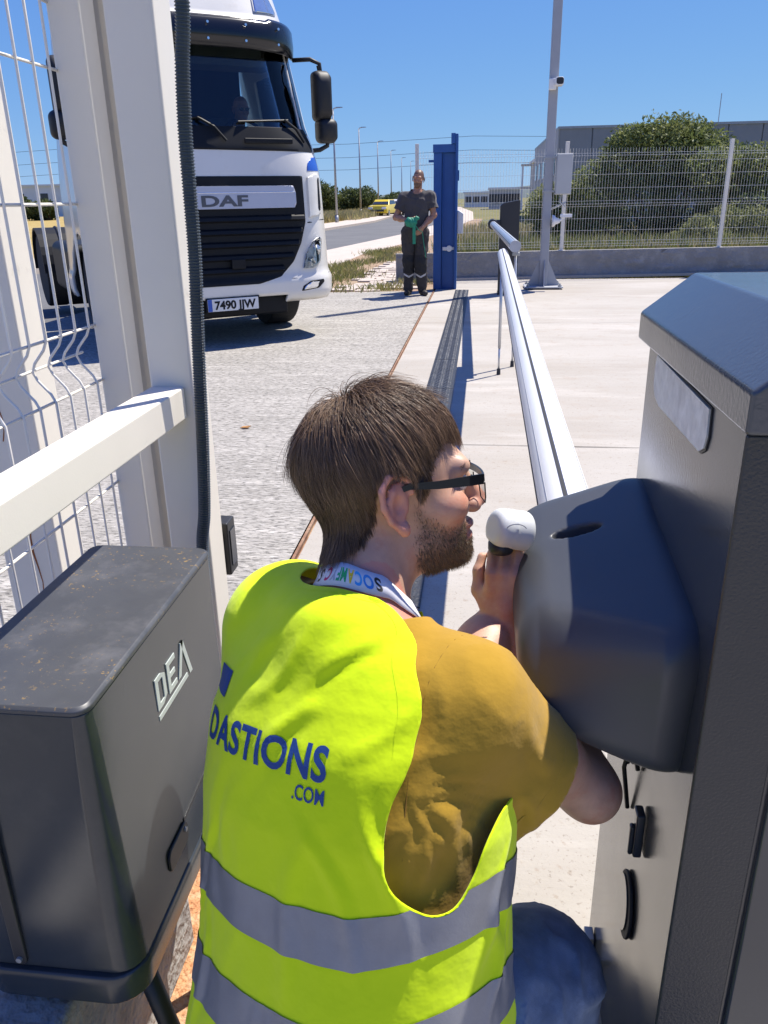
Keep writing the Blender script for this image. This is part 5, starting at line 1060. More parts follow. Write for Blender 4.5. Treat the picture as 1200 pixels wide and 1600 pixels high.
K = 11; P = roots.copy(); paths = [P.copy()]; n0 = grad(fh_w, P); wob = RNG.normal(size=(NH, 3)); cl_dir = np.stack([wnoise(roots, 45, 1, 2), wnoise(roots, 45, 2, 2), wnoise(roots, 45, 3, 2)], 1)
dirv = None
for k in range(1, K):
    t = k / (K - 1); nn = grad(fh_w, P); away = P - whorl; away -= nn * (away * nn).sum(1, keepdims=True); away /= np.maximum(np.linalg.norm(away, axis=1, keepdims=True), .02)
    g_ = down + fw * .18; gt = g_ - nn * (nn @ g_)[:, None]; flow = away * (1.0 - .45 * t) + gt * (.30 + .9 * t) + cl_dir * .42 + wob * .16; flow /= np.linalg.norm(flow, axis=1, keepdims=True)
    flow = flow + nn * (.9 * (1 - t) ** 4)[None, None] if False else flow + nn * (.8 * max(0, 1 - 3 * t)); flow /= np.linalg.norm(flow, axis=1, keepdims=True)
    dirv = flow if dirv is None else dirv * .45 + flow * .55; P = P + dirv * (Ls / (K - 1))[:, None]; tgt = hgt * min(1, t * 2.6) * (1 - .25 * t); dd_ = fh_w(P); P = P + grad(fh_w, P) * (np.clip(tgt - dd_, -.004, .012) * .8)[:, None]; paths.append(P.copy())
paths = np.stack(paths, 1)
pl_ = (paths - HO) @ HM; zl_ = np.interp(pl_[..., 0], [-.13, -.090, -.068, -.050, -.038, -.030, .010, .017, .030, .042, .055, .07, .085, .13], [-.086, -.082, -.066, -.044, -.01, .024, .020, -.022, -.016, .036, .062, .066, .056, .04]) + (RNG.normal(size=(NH, 1)) * .006 + (wnoise(roots, 75, 6, 2) * .016 * (.35 + .9 * frontf))[:, None])
bad = pl_[..., 2] < zl_; bad[:, :2] = False; kc = np.where(bad.any(1), bad.argmax(1) - .3, K - 1.0); tq = kc[:, None] * np.linspace(0, 1, K)[None]; i0 = np.minimum(tq.astype(int), K - 2); ft = (tq - i0)[..., None]; ar = np.arange(NH)[:, None]; paths = paths[ar, i0] * (1 - ft) + paths[ar, i0 + 1] * ft
ng = 1500; gi = RNG.choice(NH, ng, replace=False); near = np.empty(NH, int)
for a in range(0, NH, 2000): near[a:a + 2000] = np.argmin(((roots[a:a + 2000, None] - roots[gi][None]) ** 2).sum(2), 1)
wt = (np.linspace(0, 1, K) ** 1.3 * .62)[None, :, None]; gp_ = paths[gi][near]; paths = paths * (1 - wt) + (gp_ + (roots - roots[gi][near])[:, None] * .35) * wt
rnd = np.clip(.35 + .25 * wnoise(roots[gi], 60, 4, 2)[near] + .22 * RNG.normal(size=NH), 0, 1); hair_o = strands_mesh('hair', paths - WO, RNG.uniform(.00022, .00042, NH), M_hair, wk, rnd); hair_o['kind'] = 'stuff'
# beard and eyebrow
bm_f = beardline((HV[hdF].mean(1) - HO) @ HM); cq = (HV[hdF].mean(1) - HO) @ HM; okb = (bm_f > 0) & ~((np.abs(cq[:, 2] + .071) < .011) & (cq[:, 0] > .088) & (np.abs(cq[:, 1]) < .026)); NB = 9000; r_ = sample_faces(HV, hdF[okb], NB, (sst(bm_f[okb], 0, .016) * .95 + .05) * (.35 + .65 * sst(-cq[okb][:, 2], .03, .085))); nB = grad(lambda p: f_head((p - HO) @ HM), r_); fd = nB * .55 + down * .75 + fw * .25 + RNG.normal(size=(NB, 3)) * .22; fd /= np.linalg.norm(fd, axis=1, keepdims=True); LB = RNG.uniform(.002, .0062, NB) * (.55 + .65 * sst(-((r_ - HO) @ HM)[:, 2], .05, .11)); pb = np.stack([r_ + fd * (LB * t)[:, None] + down * (LB * .35 * t * t)[:, None] for t in (0, .5, 1)], 1); o = strands_mesh('beard', pb - WO, .00024, M_beard, wk, RNG.uniform(0, 1, NB)); o['kind'] = 'stuff'
eb = []
for s in (-1, 1):
    for _ in range(160):
        t = RNG.uniform(); p = hl(.101 - .020 * t * t, s * (.014 + .036 * t), .017 + .007 * t - .006 * t * t + RNG.normal() * .0018); d = HM @ np.array((.1, s * .8, .35)); eb.append([p, p + d * .004, p + d * .008])
o = strands_mesh('eyebrows', np.array(eb) - WO, .0003, M_beard, wk, RNG.uniform(0, .4, len(eb))); o['kind'] = 'stuff'
# arm hair on the far forearm
af = []
for a, b in ((elL, wrL), (elR, wrR)):
    for _ in range(260):
        t = RNG.uniform(.1, .95); dv = RNG.normal(size=3); ax = (b - a) / np.linalg.norm(b - a); dv -= ax * (dv @ ax); dv /= np.linalg.norm(dv); p = a + (b - a) * t + dv * (.042 - .014 * t); d = dv * .7 + ax * .7 + RNG.normal(size=3) * .3; af.append([p, p + d * .005, p + d * .011])
o = strands_mesh('arm_hair', np.array(af) - WO, .00016, M_beard, wk, RNG.uniform(0, .5, len(af))); o['kind'] = 'stuff'
# glasses
M_frame = pmat('glasses_black', (.008, .008, .009), .3, spec=.5); gl_ = None
def hv(x, y, z): return Vector(hl(x, y, z) - WO)
m = MB()
for s in (-1, 1):
    st = [(.104, .071, .006, .0064), (.085, .0755, .0065, .0062), (.045, .079, .007, .0048), (.010, .081, .010, .0038), (-.014, .081, .004, .0035), (-.026, .080, -.018, .003)]
    m.loft([[hv(x, s * (y + dx), z + dz) for dx, dz in ((-.0015, -h), (.0015, -h), (.0015, h), (-.0015, h))] for x, y, z, h in st])
m.loft([[hv(.112 - 3.2 * y * y * .55, y, z) for z in (.003, .0118)] + [hv(.1145 - 3.2 * y * y * .55, y, z) for z in (.0118, .003)] for y in np.linspace(-.072, .072, 13)])
gl_ = m.build('glasses', M_frame, wk)
for s in (-1, 1):
    fr_ = [hv(.1145 - 1.76 * y * y, y, z) for y, z in [(s * .012, .0), (s * .012, -.012), (s * .018, -.028), (s * .05, -.029), (s * .062, -.020), (s * .066, 0)]]
    m = MB(); m.tube(fr_, .0009, n=6); m.build('lens_rim', M_frame, gl_)
    m = MB(); m.add([hv(.1145 - 1.76 * y * y, y, z) for y, z in [(s * .012, .001), (s * .012, -.012), (s * .018, -.028), (s * .05, -.029), (s * .062, -.020), (s * .066, .001)]], [tuple(range(6))]); m.build('lens', M_sw, gl_, fix=False)
    m = MB(); m.tube([hv(.112, s * .010, -.004), hv(.106, s * .013, -.012)], .0018, n=6); m.build('nose_pad', M_frame, gl_)

# ---- T-shirt
slR = shR * .50 + elR * .50; slL = shL * .40 + elL * .60; axR = (elR - shR) / np.linalg.norm(elR - shR); axL = (elL - shL) / np.linalg.norm(elL - shL); drp = np.array((-.008, -.004, -.030))
def f_shirt(P):
    d = f_core(P) - .010; d = smin(d, s_cap(P, shR, slR + drp, .056, .082), .045); return smin(d, s_cap(P, shL, slL + drp, .060, .072), .05)
V, F = sdf_mesh(f_shirt, (-.40, .50, .34), (.26, 1.14, .96), .0055); N = vnormals(V, F)
def folds(V, N, amp, sc, seed, aniso=None):
    Q = V.copy()
    if aniso is not None: Q = Q - (Q @ aniso)[:, None] * aniso[None] * .65
    a = wnoise(Q, sc, seed, 2); return V + N * ((1 - np.abs(a)) ** 3 * amp * 1.2 + wnoise(V, sc * .4, seed + 1, 2) * amp * .8)[:, None]
s1 = np.minimum((slR - V) @ axR + .0 + .012 * np.sin(V[:, 2] * 40), 1); inR = ((V - shR) @ axR > .02) & (np.linalg.norm(V - slR, axis=1) < .22) & (((V - TS.p) @ TS.r) > .10); inL = ((V - shL) @ axL > .02) & (((V - TS.p) @ TS.r) < -.10)
s_ = np.ones(len(V)); s_ = np.where(inR, np.minimum(s_, (slR - V) @ axR + .012), s_); s_ = np.where(inL, np.minimum(s_, (slL - V) @ axL), s_)
nd = np.linalg.norm(V - (nkb + TS.up * .05 + TS.f * .02), axis=1) - .088; s_ = np.minimum(s_, nd); V2 = folds(V, N, .0020, 20, 3); V2 = V2 + N * (wnoise(V * np.array((1, 1, .55)), 9, 9, 2) * .0028)[:, None]
pit = TS.pt(.14, -.075, .36); rk = random.Random(21); LN = []
for k in range(9): a_ = -.9 + k * .28; dvec = axR * math.cos(a_) + (TS.up * -.75 + TS.f * -.2) * math.sin(a_); LN.append((pit + dvec * .055, dvec, rk.uniform(.05, .085), rk.uniform(.004, .0065), rk.uniform(.0014, .0026)))
for k in range(7): LN.append((TS.pt(rk.uniform(.10, .17), rk.uniform(-.12, -.05), rk.uniform(.20, .34)), TS.up * .5 - TS.r * rk.uniform(-.2, .8) + TS.f * rk.uniform(.1, .6), rk.uniform(.04, .08), rk.uniform(.006, .010), rk.uniform(.0014, .0028)))
for k in range(5): LN.append((slR - axR * rk.uniform(.0, .05) - np.array((0, .06, rk.uniform(-.05, .05))), axR + np.array((0, 0, rk.uniform(-.6, .6))), rk.uniform(.03, .06), rk.uniform(.005, .008), rk.uniform(.002, .0035)))
V2 = creases(V2, N, LN)
Vs, Fs = clip_mesh(V2, F, s_); me = mesh_np('shirt', Vs - WO, Fs, True); o = link_mesh('t_shirt', me, M_must, wk); sm = o.modifiers.new('s', 'SOLIDIFY'); sm.thickness = .0022; sm.offset = 0
# sleeve hem and shoulder seam as sewn lines
hem = []
bvS = BVHTree.FromPolygons([tuple(v) for v in V2], [tuple(f) for f in F])
def ring_on(c, ax, r, n=40):
    u = np.cross(ax, (0.3, .2, 1.)); u /= np.linalg.norm(u); w_ = np.cross(ax, u); out = []
    for k in range(n):
        t = k * math.tau / n; dvec = u * math.cos(t) + w_ * math.sin(t); h = bvS.ray_cast(Vector(c + dvec * r), Vector(-dvec))
        if h[0] is not None: out.append(Vector(np.array(h[0]) + dvec * .0004))
    return out
for off, nm, rr_ in ((-.012, 'sleeve_hem', .0011),):
    rg = ring_on(slR + axR * off, axR, .14)
    m = MB(); m.tube([p - Vector(WO) for p in rg], rr_, n=5, closed=True); m.build(nm, M_must, o)
sm_ = []
for k in range(34):
    t = math.tau * k / 34; c = shR + axR * .012 - TS.r * .006; u_ = TS.up; w_ = TS.f; dvec = u_ * math.cos(t) + w_ * math.sin(t); h = bvS.ray_cast(Vector(c + dvec * .2), Vector(-dvec))
    if h[0] is not None and math.cos(t) > -.75: sm_.append((t, Vector(np.array(h[0]) + dvec * .0002)))
sm_ = [p for t, p in sorted(((t if t < math.pi else t - math.tau), p) for t, p in sm_)]
m = MB(); m.tube([p - Vector(WO) for p in sm_], .0012, n=5); m.build('shoulder_seam', pmat('mustard_seam', (.22, .12, .012), .95), o)
# ---- vest
VPROF = [(-.30, .235, .19, .0), (-.14, .228, .185, .0), (0, .218, .175, .0), (.10, .205, .162, 0), (.20, .200, .155, 0), (.30, .198, .152, 0), (.38, .194, .145, 0), (.44, .174, .122, 0), (.48, .13, .095, 0), (.525, .07, .075, 0)]
def f_vest(P): d = TS.sdf(P, 0, VPROF, 2.25); d = smin(d, s_cap(P, nkb, shR - TS.r * .008, .074, .088), .045); d = smin(d, s_cap(P, nkb, shL + TS.f * .02, .072, .096), .045); return smin(d, f_core(P) - .020, .02)
V, F = sdf_mesh(f_vest, (-.46, .38, .12), (.20, 1.12, .98), .0058); N = vnormals(V, F); u, v, c = TS.loc(V)
fade = sst(.42 - c, 0, .25); dr_ = wnoise(np.stack([u * 1.0, v * 1.0, c * .35], 1), 17, 2, 2); V2 = V + N * (dr_ * .0042 * (.5 + .5 * fade))[:, None]; rk = random.Random(5); LN = []
for k in range(16): LN.append((TS.pt(rk.uniform(-.17, .16), -.14, rk.uniform(-.05, .30)), TS.up + TS.r * rk.uniform(-.55, .45), rk.uniform(.06, .15), rk.uniform(.006, .013), rk.uniform(.0020, .0045)))
for k in range(9): LN.append((TS.pt(rk.uniform(-.10, .12), -.10, rk.uniform(.36, .50)), TS.r * .6 + TS.up * rk.uniform(.3, 1.0), rk.uniform(.05, .10), rk.uniform(.006, .011), rk.uniform(.0018, .0035)))
for k in range(8): LN.append((TS.pt(.20, rk.uniform(-.04, .08), rk.uniform(-.02, .25)), TS.up + TS.f * rk.uniform(-.5, .5), rk.uniform(.05, .12), rk.uniform(.006, .011), rk.uniform(.002, .0045)))
V2 = creases(V2, N, LN)
ARM = [(-.030, .575), (-.042, .52), (-.070, .482), (-.099, .406), (-.118, .354), (-.126, .30), (-.119, .262), (-.098, .238), (-.072, .240), (-.052, .27), (-.034, .305), (.01, .335), (.09, .35), (.16, .42), (.17, .58), (.03, .63)]
ARMs = []
for i in range(len(ARM)):
    p0, p1, p2, p3 = [np.array(ARM[(i + k) % len(ARM)]) for k in (-1, 0, 1, 2)]
    for t in (0, .2, .4, .6, .8): ARMs.append(tuple(.5 * (2 * p1 + (p2 - p0) * t + (2 * p0 - 5 * p1 + 4 * p2 - p3) * t * t + (3 * p1 - p0 - 3 * p2 + p3) * t ** 3)))
hole_ = poly_sd(v, c, ARMs); holeL = poly_sd(v, c, [(.05, .36), (.08, .30), (.13, .34), (.15, .44), (.12, .50), (.08, .48)]); s_ = np.where(u > .045, -hole_, np.where(u < -.06, -holeL, 1))
nk = np.where(c > .44, (np.hypot(u / .098, (v - .02) / .070) - 1) * .075, .2); s_ = np.minimum(s_, nk); s_ = np.minimum(s_, c + .27)
Vv, Fv = clip_mesh(V2, F, s_); me = mesh_np('vest', Vv - WO, Fv, True); vest = link_mesh('safety_vest', me, M_hivis, wk); sm = vest.modifiers.new('s', 'SOLIDIFY'); sm.thickness = .0016; sm.offset = 0
def sub_patch(name, sfield, lift, mat, parent):
    a, b = clip_mesh(V2 + N * lift, F, np.minimum(sfield, s_ - .001)); me = mesh_np(name, a - WO, b, True); return link_mesh(name, me, mat, parent)
B1c, B2c, HB = .200, .075, .0285
tilt = c - np.clip(u - .11, 0, 1) * .35
for cc_ in (B1c, B2c): sub_patch('reflective_band', HB - np.abs(tilt - cc_), .0022, M_band, vest)
# armhole binding
sub_patch('edge_binding', np.where(u > .045, .010 - (-hole_), -1), .0012, M_hivis, vest); sub_patch('edge_binding', .011 - nk, .0012, M_hivis, vest)
# printed lettering, laid on the cloth
bvV = BVHTree.FromPolygons([tuple(p) for p in V2], [tuple(f) for f in F])
def print_on(name, Vt, Ft, u0, c0, mat, rot=0.0, parent=None):
    out = []; ca, sa = math.cos(rot), math.sin(rot)
    for x, y, _ in Vt:
        uu = u0 + x * ca - y * sa; c_ = c0 + x * sa + y * ca; h = bvV.ray_cast(Vector(TS.pt(uu, -.5, c_)), Vector(TS.f)); p = np.array(h[0]) if h[0] is not None else TS.pt(uu, -.1, c_); nn = np.array(h[1]) if h[0] is not None else -TS.f
        out.append(p - WO + nn * (.0018 if nn @ TS.f < 0 else -.0018))
    me = mesh_np(name, np.array(out), Ft, False); return link_mesh(name, me, mat, parent)
Vt, Ft = text_tris('DASTIONS', .050, .0014, sub=.010, space=1.05); wtx = Vt[:, 0].max(); Vt[:, 0] *= .215 / wtx
print_on('print', Vt, Ft, -.145, .368, M_print, 0, vest)
Vt, Ft = text_tris('.COM', .0235, .0003, sub=.006); Vt[:, 0] *= .042 / Vt[:, 0].max(); print_on('print', Vt, Ft, .028, .343, M_print, 0, vest)
sq = np.array([(x, y, 0) for y in np.linspace(0, .03, 4) for x in np.linspace(0, .045, 5)]); sf = np.array([(j * 5 + i, j * 5 + i + 1, j * 5 + i + 6, j * 5 + i + 5) for j in range(3) for i in range(4)]); print_on('print', sq, sf, -.165, .418, M_print, 0, vest)
# ---- lanyard round the neck with mirrored coloured letters
lp_ = []
for k in range(41):
    t = math.radians(-215 + 250 * k / 40); lp_.append(nkb + TS.up * (.030 + .02 * math.sin(t + .2)) + (TS.r * math.cos(t) * .078 + TS.f * math.sin(t) * .078))
lan_c = nkb + TS.up * .088; LV = []; nL = 56; bvB = BVHTree.FromPolygons([tuple(p) for p in HV], [tuple(f) for f in HF])
for k in range(nL):
    t = math.radians(150 + 300 * k / (nL - 1)); dvec = TS.r * math.cos(t) + TS.f * math.sin(t); row = []
    for h_ in (0, .0135, .027):
        cpt = lan_c + TS.up * (h_ - .014 * (1 + math.sin(t)) - .05 * max(0, math.sin(t))); hh = bvB.ray_cast(Vector(cpt + dvec * .2), Vector(-dvec)); rdist = .2 - hh[3] if hh[0] is not None else .06
        row.append(cpt + dvec * (min(rdist, .085) + .004))
    LV.append(row)
LV = np.array(LV); I = np.arange(nL * 3).reshape(nL, 3); LF = np.concatenate([np.stack([I[:-1, j], I[1:, j], I[1:, j + 1], I[:-1, j + 1]], 1) for j in (0, 1)])
me = mesh_np('lanyard', LV.reshape(-1, 3) - WO, LF, True); lan = link_mesh('lanyard', me, M_lany, wk); so_ = lan.modifiers.new('s', 'SOLIDIFY'); so_.thickness = .0014; so_.offset = 0
# lanyard letters, seen upside down round the neck
lc = {'S': (.02, .02, .02), 'O': (.05, .25, .65), 'C1': (.05, .35, .75), 'A': (.80, .55, .02), 'M': (.02, .40, .12), 'F': (.03, .38, .16), 'Y': (.45, .45, .48), 'C2': (.55, .02, .12)}
def lan_pt(t_deg, h_, lift=.0012):
    k = (t_deg - 150) / 300 * (nL - 1); i = int(max(0, min(nL - 2, math.floor(k)))); f_ = k - i; a = h_ / .0135; j = int(max(0, min(1, math.floor(a)))); g_ = a - j
    row = lambda q: LV[q, j] * (1 - g_) + LV[q, j + 1] * g_
    p = row(i) * (1 - f_) + row(i + 1) * f_; n = p - lan_c; n -= TS.up * (n @ TS.up); n /= np.linalg.norm(n); return p + n * lift - WO
t_ = 352.0
for ch in ('S', 'O', 'C1', 'A', 'M', 'F', 'Y', 'C2', 'gap', 'S', 'Y'):
    if ch == 'gap': t_ -= 9; continue
    Vt, Ft = text_tris(ch[0], .0215, .0007, sub=.004); Vt[:, 0] -= Vt[:, 0].min(); wid_ = Vt[:, 0].max()
    out = [lan_pt(t_ - math.degrees(x / .062), .0215 - y) for x, y, _ in Vt]; me = mesh_np('letter', np.array(out), Ft)
    link_mesh('printed_letter', me, pmat('lanyard_' + ch, lc[ch], .6, var=.02), lan); t_ -= math.degrees((wid_ + .0022) / .062)
# ---- jeans, belt line and shoes of the kneeling worker
hipR, hipL = TS.pt(.095, 0, -.03), TS.pt(-.095, 0, -.03); knR = np.array((.105, .80, .385)); knL = np.array((-.02, 1.08, .085)); anR = np.array((.15, .72, .09)); anL = np.array((-.33, .80, .07))
def f_jeans(P):
    d = TS.sdf(P, 0, [(-.17, .17, .135), (0, .182, .145), (.07, .18, .14)]); d = smin(d, chain(P, [hipR, hipR * .4 + knR * .6 + np.array((0, 0, .01)), knR, anR], [.098, .090, .074, .056], .04), .05)
    return smin(d, chain(P, [hipL, knL, anL], [.098, .074, .055], .04), .05)
V, F = sdf_mesh(f_jeans, (-.44, .42, .0), (.26, 1.22, .52), .008); N = vnormals(V, F); V = folds(V, N, .006, 24, 6); V[:, 2] = np.maximum(V[:, 2], .004); me = fast_mesh('jeans', V - WO, F); link_mesh('jeans', me, M_denim, wk)
M_shoe = pmat('shoe_leather', (.03, .025, .02), .6)
for a, dv in ((anR, np.array((.3, .9, 0))), (anL, np.array((-.8, -.35, -.1)))):
    dv = dv / np.linalg.norm(dv); 
    def f_shoe(P): d = smin(s_cap(P, a + np.array((0, 0, -.045)), a + dv * .16 + np.array((0, 0, -.055)), .040, .034), s_cap(P, a, a + np.array((0, 0, -.04)), .045, .042), .04); return smax(d, .005 - P[:, 2], .004)
    lo = np.minimum(a, a + dv * .2) - .08; hi = np.maximum(a, a + dv * .2) + .08; V, F = sdf_mesh(f_shoe, lo, hi, .008); link_mesh('shoe', fast_mesh('shoe', V - WO, F), M_shoe, wk)
# ------------------------------------------------------------------ white device in the worker's hand
dv_ = empty('handheld_device', tuple(DEV), 0, 'small white rounded plastic device with a round dark lens in the worker hand', 'device')
M_dev = pmat('device_white', (.66, .68, .67), .35, var=.03, spec=.5)
def f_dev(P):
    q = P; ax = np.array((.80, .35, -.22)); ax /= np.linalg.norm(ax); c0 = np.array((-.002, 0, .002)); t = (q - c0) @ ax; r = np.linalg.norm(q - c0 - t[:, None] * ax, axis=1); d = smax(smax(r - .030, -t - .022, .016), t - .036, .01); d = smin(d, np.maximum(np.abs(t - .004) - .0006, r - .0312), .0005); d = smax(d, -(q @ np.array((.30, .1, .95)) + .0215), .003); return smax(d, -s_ell(q, (-.008, -.008, -.030), (.020, .020, .013)), .003)
V, F = sdf_mesh(f_dev, (-.06, -.06, -.06), (.10, .08, .06), .0026); hsg = link_mesh('housing', fast_mesh('housing', V, F), M_dev, dv_)
m = MB(); m.lathe([(.017, -.03), (.0185, -.026), (.0185, -.016), (.012, -.012)], lambda x, y, h: (x - .008, y - .008, h + .001), n=24); ln = m.build('lens_ring', M_blk, dv_, smooth=True); m = MB(); m.lathe([(.0135, -.0312), (.0132, -.0305)], lambda x, y, h: (x - .008, y - .008, h + .001), n=24); m.build('lens', M_glassd, ln)
m = MB(); m.tube([(.012 + .014 * math.cos(t), -.0345 + .006 * math.sin(t) * .3, .016 + .008 * math.sin(t)) for t in np.linspace(.3, 2.9, 10)], .0008, n=5); m.build('moulded_line', M_steelg, dv_)

# ------------------------------------------------------------------ man standing by the blue post
MO = np.array((-1.02, 12.62, 0.0)); mn = empty('person', MO, 0, 'man in charcoal T-shirt and work trousers standing by the blue gate post', 'person')
A3 = lambda *p: np.array(p, float)
MH, MM = A3(.075, -.03, 1.655), frame_az(math.radians(184), math.radians(-4), math.radians(-7))
T2 = Torso((.02, 0, .93), (.055, -.01, 1.43), (-1, .05, 0), [(-.10, .165, .12), (0, .170, .13), (.18, .165, .135, ), (.36, .185, .125), (.45, .17, .105), (.50, .11, .075), (.55, .06, .06)])
sR, sL = A3(-.135, 0, 1.405), A3(.245, -.01, 1.40); eR, eL = A3(-.265, -.04, 1.125), A3(.305, -.05, 1.15); wR, wL = A3(-.075, -.24, 1.085), A3(.145, -.22, .985)
kR, kL = A3(-.075, -.03, .49), A3(.11, -.06, .49); hR_, hL_ = A3(-.075, 0, .90), A3(.115, 0, .90); aR, aL = A3(-.085, .02, .09), A3(.13, -.04, .09); nk2 = T2.pt(0, 0, .50)
def m_core(P): d = T2.sdf(P); d = smin(d, s_cap(P, nk2, sR, .06, .062), .06); return smin(d, s_cap(P, nk2, sL, .06, .062), .06)
def m_legs(P, o=0.0): return np.minimum(chain(P, [hR_, kR, aR], [.092 + o, .068 + o, .050 + o], .04), chain(P, [hL_, kL, aL], [.092 + o, .068 + o, .050 + o], .04))
def m_body(P):
    d = near_only(f_head, (P - MH) @ MM, np.zeros(3), .24); d = smin(d, s_cap(P, MH + MM @ A3(-.02, 0, -.06), nk2, .058, .065), .03); d = smin(d, m_core(P) + .004, .03)
    for s_, e_, w_ in ((sR, eR, wR), (sL, eL, wL)): d = smin(d, chain(P, [s_, s_ * .5 + e_ * .5, e_, e_ * .6 + w_ * .4, w_], [.060, .050, .042, .043, .028], .03), .02)
    d = smin(d, near_only(lambda Q: f_hand(Q, wR, (.85, -.25, .1), (.1, .6, .2), 1, (.5, .8, .7), .1), P, wR, .26), .012); d = smin(d, near_only(lambda Q: f_hand(Q, wL, (-.5, -.35, -.55), (-.3, .8, .2), -1, (.5, .8, .7), .1), P, wL, .26), .012)
    return smin(d, m_legs(P, -.004), .05)
V, F = sdf_mesh(m_body, (-.42, -.46, .03), (.46, .24, 1.82), .0062); me = fast_mesh('body', V, F); q = (V - MH) @ MM
add_attr_mix(M_skin2, 'scalp', (.05, .035, .025), .8); set_attr(me, 'scalp', np.where((np.linalg.norm(q, axis=1) < .2) & ((q[:, 2] > np.interp(q[:, 0], [-.12, 0, .05, .09], [-.07, .0, .05, .075])) | ((q[:, 2] < -.055) & (q[:, 0] > .05) & (q[:, 2] > -.13))), .85, 0)); body2 = link_mesh('body', me, M_skin2, mn)
def m_shirt(P):
    d = m_core(P) - .012
    for s_, e_ in ((sR, eR), (sL, eL)): d = smin(d, s_cap(P, s_, s_ * .35 + e_ * .65, .072, .082), .05)
    return d
V, F = sdf_mesh(m_shirt, (-.42, -.30, .74), (.46, .26, 1.58), .010); N = vnormals(V, F); V2 = folds(V, N, .009, 17, 4); s_ = np.ones(len(V))
for a_, e_, sg in ((sR, eR, -1), (sL, eL, 1)):
    ax = (e_ - a_) / np.linalg.norm(e_ - a_); s_ = np.where((V[:, 0] - .05) * sg > .17, np.minimum(s_, (a_ * .35 + e_ * .65 - V) @ ax), s_)
s_ = np.minimum(s_, V[:, 2] - .86); s_ = np.minimum(s_, np.linalg.norm((V - (nk2 + A3(0, -.02, .05))) * A3(1, 1, 1), axis=1) - .088); V2, F2 = clip_mesh(V2, F, s_); M_char = pmat('charcoal_cotton', (.055, .050, .052), .9, 0, .12, 8, .3, 300, sheen=.2); o = link_mesh('t_shirt', mesh_np('t_shirt', V2, F2, True), M_char, mn); so_ = o.modifiers.new('s', 'SOLIDIFY'); so_.thickness = .003
def m_trou(P): d = smin(T2.sdf(P, .012, [(-.12, .165, .125), (0, .168, .13), (.03, .165, .13)]), m_legs(P, .016), .04); return d
V, F = sdf_mesh(m_trou, (-.30, -.26, .06), (.36, .24, 1.02), .009); N = vnormals(V, F); V = folds(V, N, .010, 20, 8); M_trou = pmat('work_trousers', (.042, .038, .038), .9, 0, .15, 10, .3, 300); tr_o = link_mesh('trousers', fast_mesh('trousers', V, F), M_trou, mn)
NN = N; kq = [kR, kL]
for kk, lat in ((kR, -1), (kL, 1)):
    d = np.maximum(np.abs(V[:, 0] - kk[0] - .0) - .085, np.abs(V[:, 2] - .46) - .13); sgn_ = np.where(V[:, 1] < .0, -d, -1); a_, b_ = clip_mesh(V + NN * .006, F, sgn_); o = link_mesh('knee_pad', mesh_np('knee_pad', a_, b_, True), pmat('kneepad_black', (.015, .015, .017), .8), tr_o)
    x0 = V[:, 0] - kk[0] - .005; d = .014 - np.abs(V[:, 2] - (.275 + .55 * np.abs(x0))); a_, b_ = clip_mesh(V + NN * .009, F, np.where((V[:, 1] < 0) & (np.abs(x0) < .075), d, -1)); link_mesh('reflective_chevron', mesh_np('chevron', a_, b_, True), pmat('chevron_grey', (.45, .45, .45), .5), tr_o)
    m = MB(); m.box((kk[0] + lat * .085 - .022, -.05, .62), (kk[0] + lat * .085 + .022, .07, .80)); m.build('cargo_pocket', M_trou, tr_o, bevel=.02)
for a_, dx in ((aR, -.02), (aL, .06)):
    def f_s(P): d = smin(s_cap(P, a_ + A3(0, .03, -.045), a_ + A3(dx, -.15, -.05), .045, .040), s_cap(P, a_ + A3(0, .01, .04), a_ + A3(0, .01, -.03), .052, .05), .04); return smax(d, .004 - P[:, 2], .004)
    V, F = sdf_mesh(f_s, a_ + A3(-.1, -.24, -.1), a_ + A3(.14, .12, .12), .010); link_mesh('boot', fast_mesh('boot', V, F), M_shoe, mn)
M_grn = pmat('green_tape', (.01, .22, .13), .6, 0, .15, 20)
tp = empty('tape_roll', tuple(MO + A3(-.02, -.31, 1.06)), 0, 'bright green crumpled tape held by the standing man', 'tape'); 
def f_tape(P): return smin(s_ell(P, (0, 0, 0), (.085, .05, .065)), s_ell(P, (.09, 0, .055), (.045, .03, .03)), .03)
V, F = sdf_mesh(f_tape, (-.12, -.1, -.1), (.16, .1, .12), .01); N = vnormals(V, F); V = folds(V, N, .012, 30, 2); link_mesh('crumple', fast_mesh('crumple', V, F), M_grn, tp)
m = MB(); m.box((.03, -.03, -.30), (.075, -.02, .0)); m.build('hanging_strip', M_grn, tp); m = MB(); m.tube([(.06, -.03, -.02), (.11, -.01, -.10), (.17, .05, -.14), (.19, .06, -.30), (.22, .09, -.50)], .006, n=6); m.build('cord', M_grn, tp)
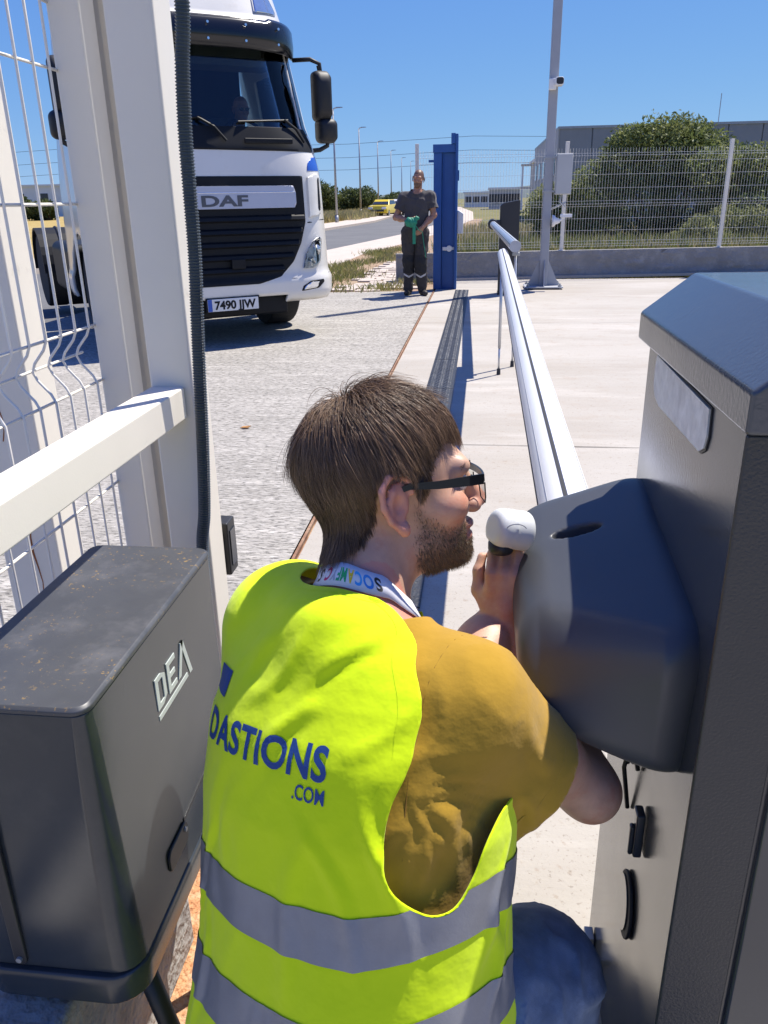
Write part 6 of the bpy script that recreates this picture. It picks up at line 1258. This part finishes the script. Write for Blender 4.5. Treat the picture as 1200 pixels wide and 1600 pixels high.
# ------------------------------------------------------------------ driver behind the windscreen
DL = Matrix.Translation(tk.location) @ Matrix.Rotation(math.radians(35), 4, 'Z'); DO = np.array(DL @ Vector((.60, 1.25, 1.6))); dr = empty('person', DO, math.radians(35), 'driver in dark clothes and sunglasses sitting at the truck steering wheel', 'person')
DH, DM = A3(0, -.22, .70), frame_az(math.radians(180), math.radians(-6), 0); TD = Torso((0, 0, 0), (0, -.08, .48), (-1, 0, 0), [(-.1, .17, .14), (.2, .17, .13), (.38, .19, .12), (.46, .15, .10), (.53, .06, .06)])
def d_arms(P): return np.minimum(chain(P, [(-.2, -.06, .44), (-.27, -.16, .22), (-.16, -.33, .42)], [.06, .048, .03], .03), chain(P, [(.2, -.06, .44), (.27, -.16, .22), (.16, -.33, .42)], [.06, .048, .03], .03))
def d_body(P):
    d = near_only(f_head, (P - DH) @ DM, np.zeros(3), .24); d = smin(d, s_cap(P, DH + DM @ A3(-.02, 0, -.06), (0, -.09, .5), .058, .065), .03); d = smin(smin(d, TD.sdf(P), .04), d_arms(P), .03)
    for sx in (-1, 1): d = smin(d, near_only(lambda Q: f_hand(Q, (sx * .16, -.33, .42), (-sx * .15, -.5, .6), (-sx * .6, -.5, -.4), sx, (.6, .9, .7), .1), P, A3(sx * .16, -.33, .42), .26), .012)
    return d
V, F = sdf_mesh(d_body, (-.36, -.50, -.12), (.36, .22, .88), .009); me = fast_mesh('body', V, F); q = (V - DH) @ DM; set_attr(me, 'scalp', np.where((np.linalg.norm(q, axis=1) < .19) & (q[:, 2] > .075), .5, 0)); db = link_mesh('body', me, M_skin2, dr)
V, F = sdf_mesh(lambda P: np.minimum(TD.sdf(P) - .012, d_arms(P) - .012), (-.4, -.45, -.14), (.4, .24, .56), .012); a_, b_ = clip_mesh(V, F, np.minimum(np.linalg.norm(V - A3(0, -.1, .54), axis=1) - .085, V[:, 1] + .26)); link_mesh('jacket', mesh_np('jacket', a_, b_, True), pmat('dark_jacket', (.02, .022, .03), .85), dr)
m = MB()
for s in (-1, 1): m.lathe([(.001, .004), (.018, .003), (.021, 0)], lambda x, y, h: Vector(DH + DM @ A3(.106 + h, s * .031 + x * 1.15, .0 + y * .85)), n=14)
m.loft([[Vector(DH + DM @ A3(.104 - 2 * y * y, y, z)) for z in (.008, .014)] + [Vector(DH + DM @ A3(.108 - 2 * y * y, y, z)) for z in (.014, .008)] for y in np.linspace(-.07, .07, 9)]); m.build('sunglasses', M_frame, dr)
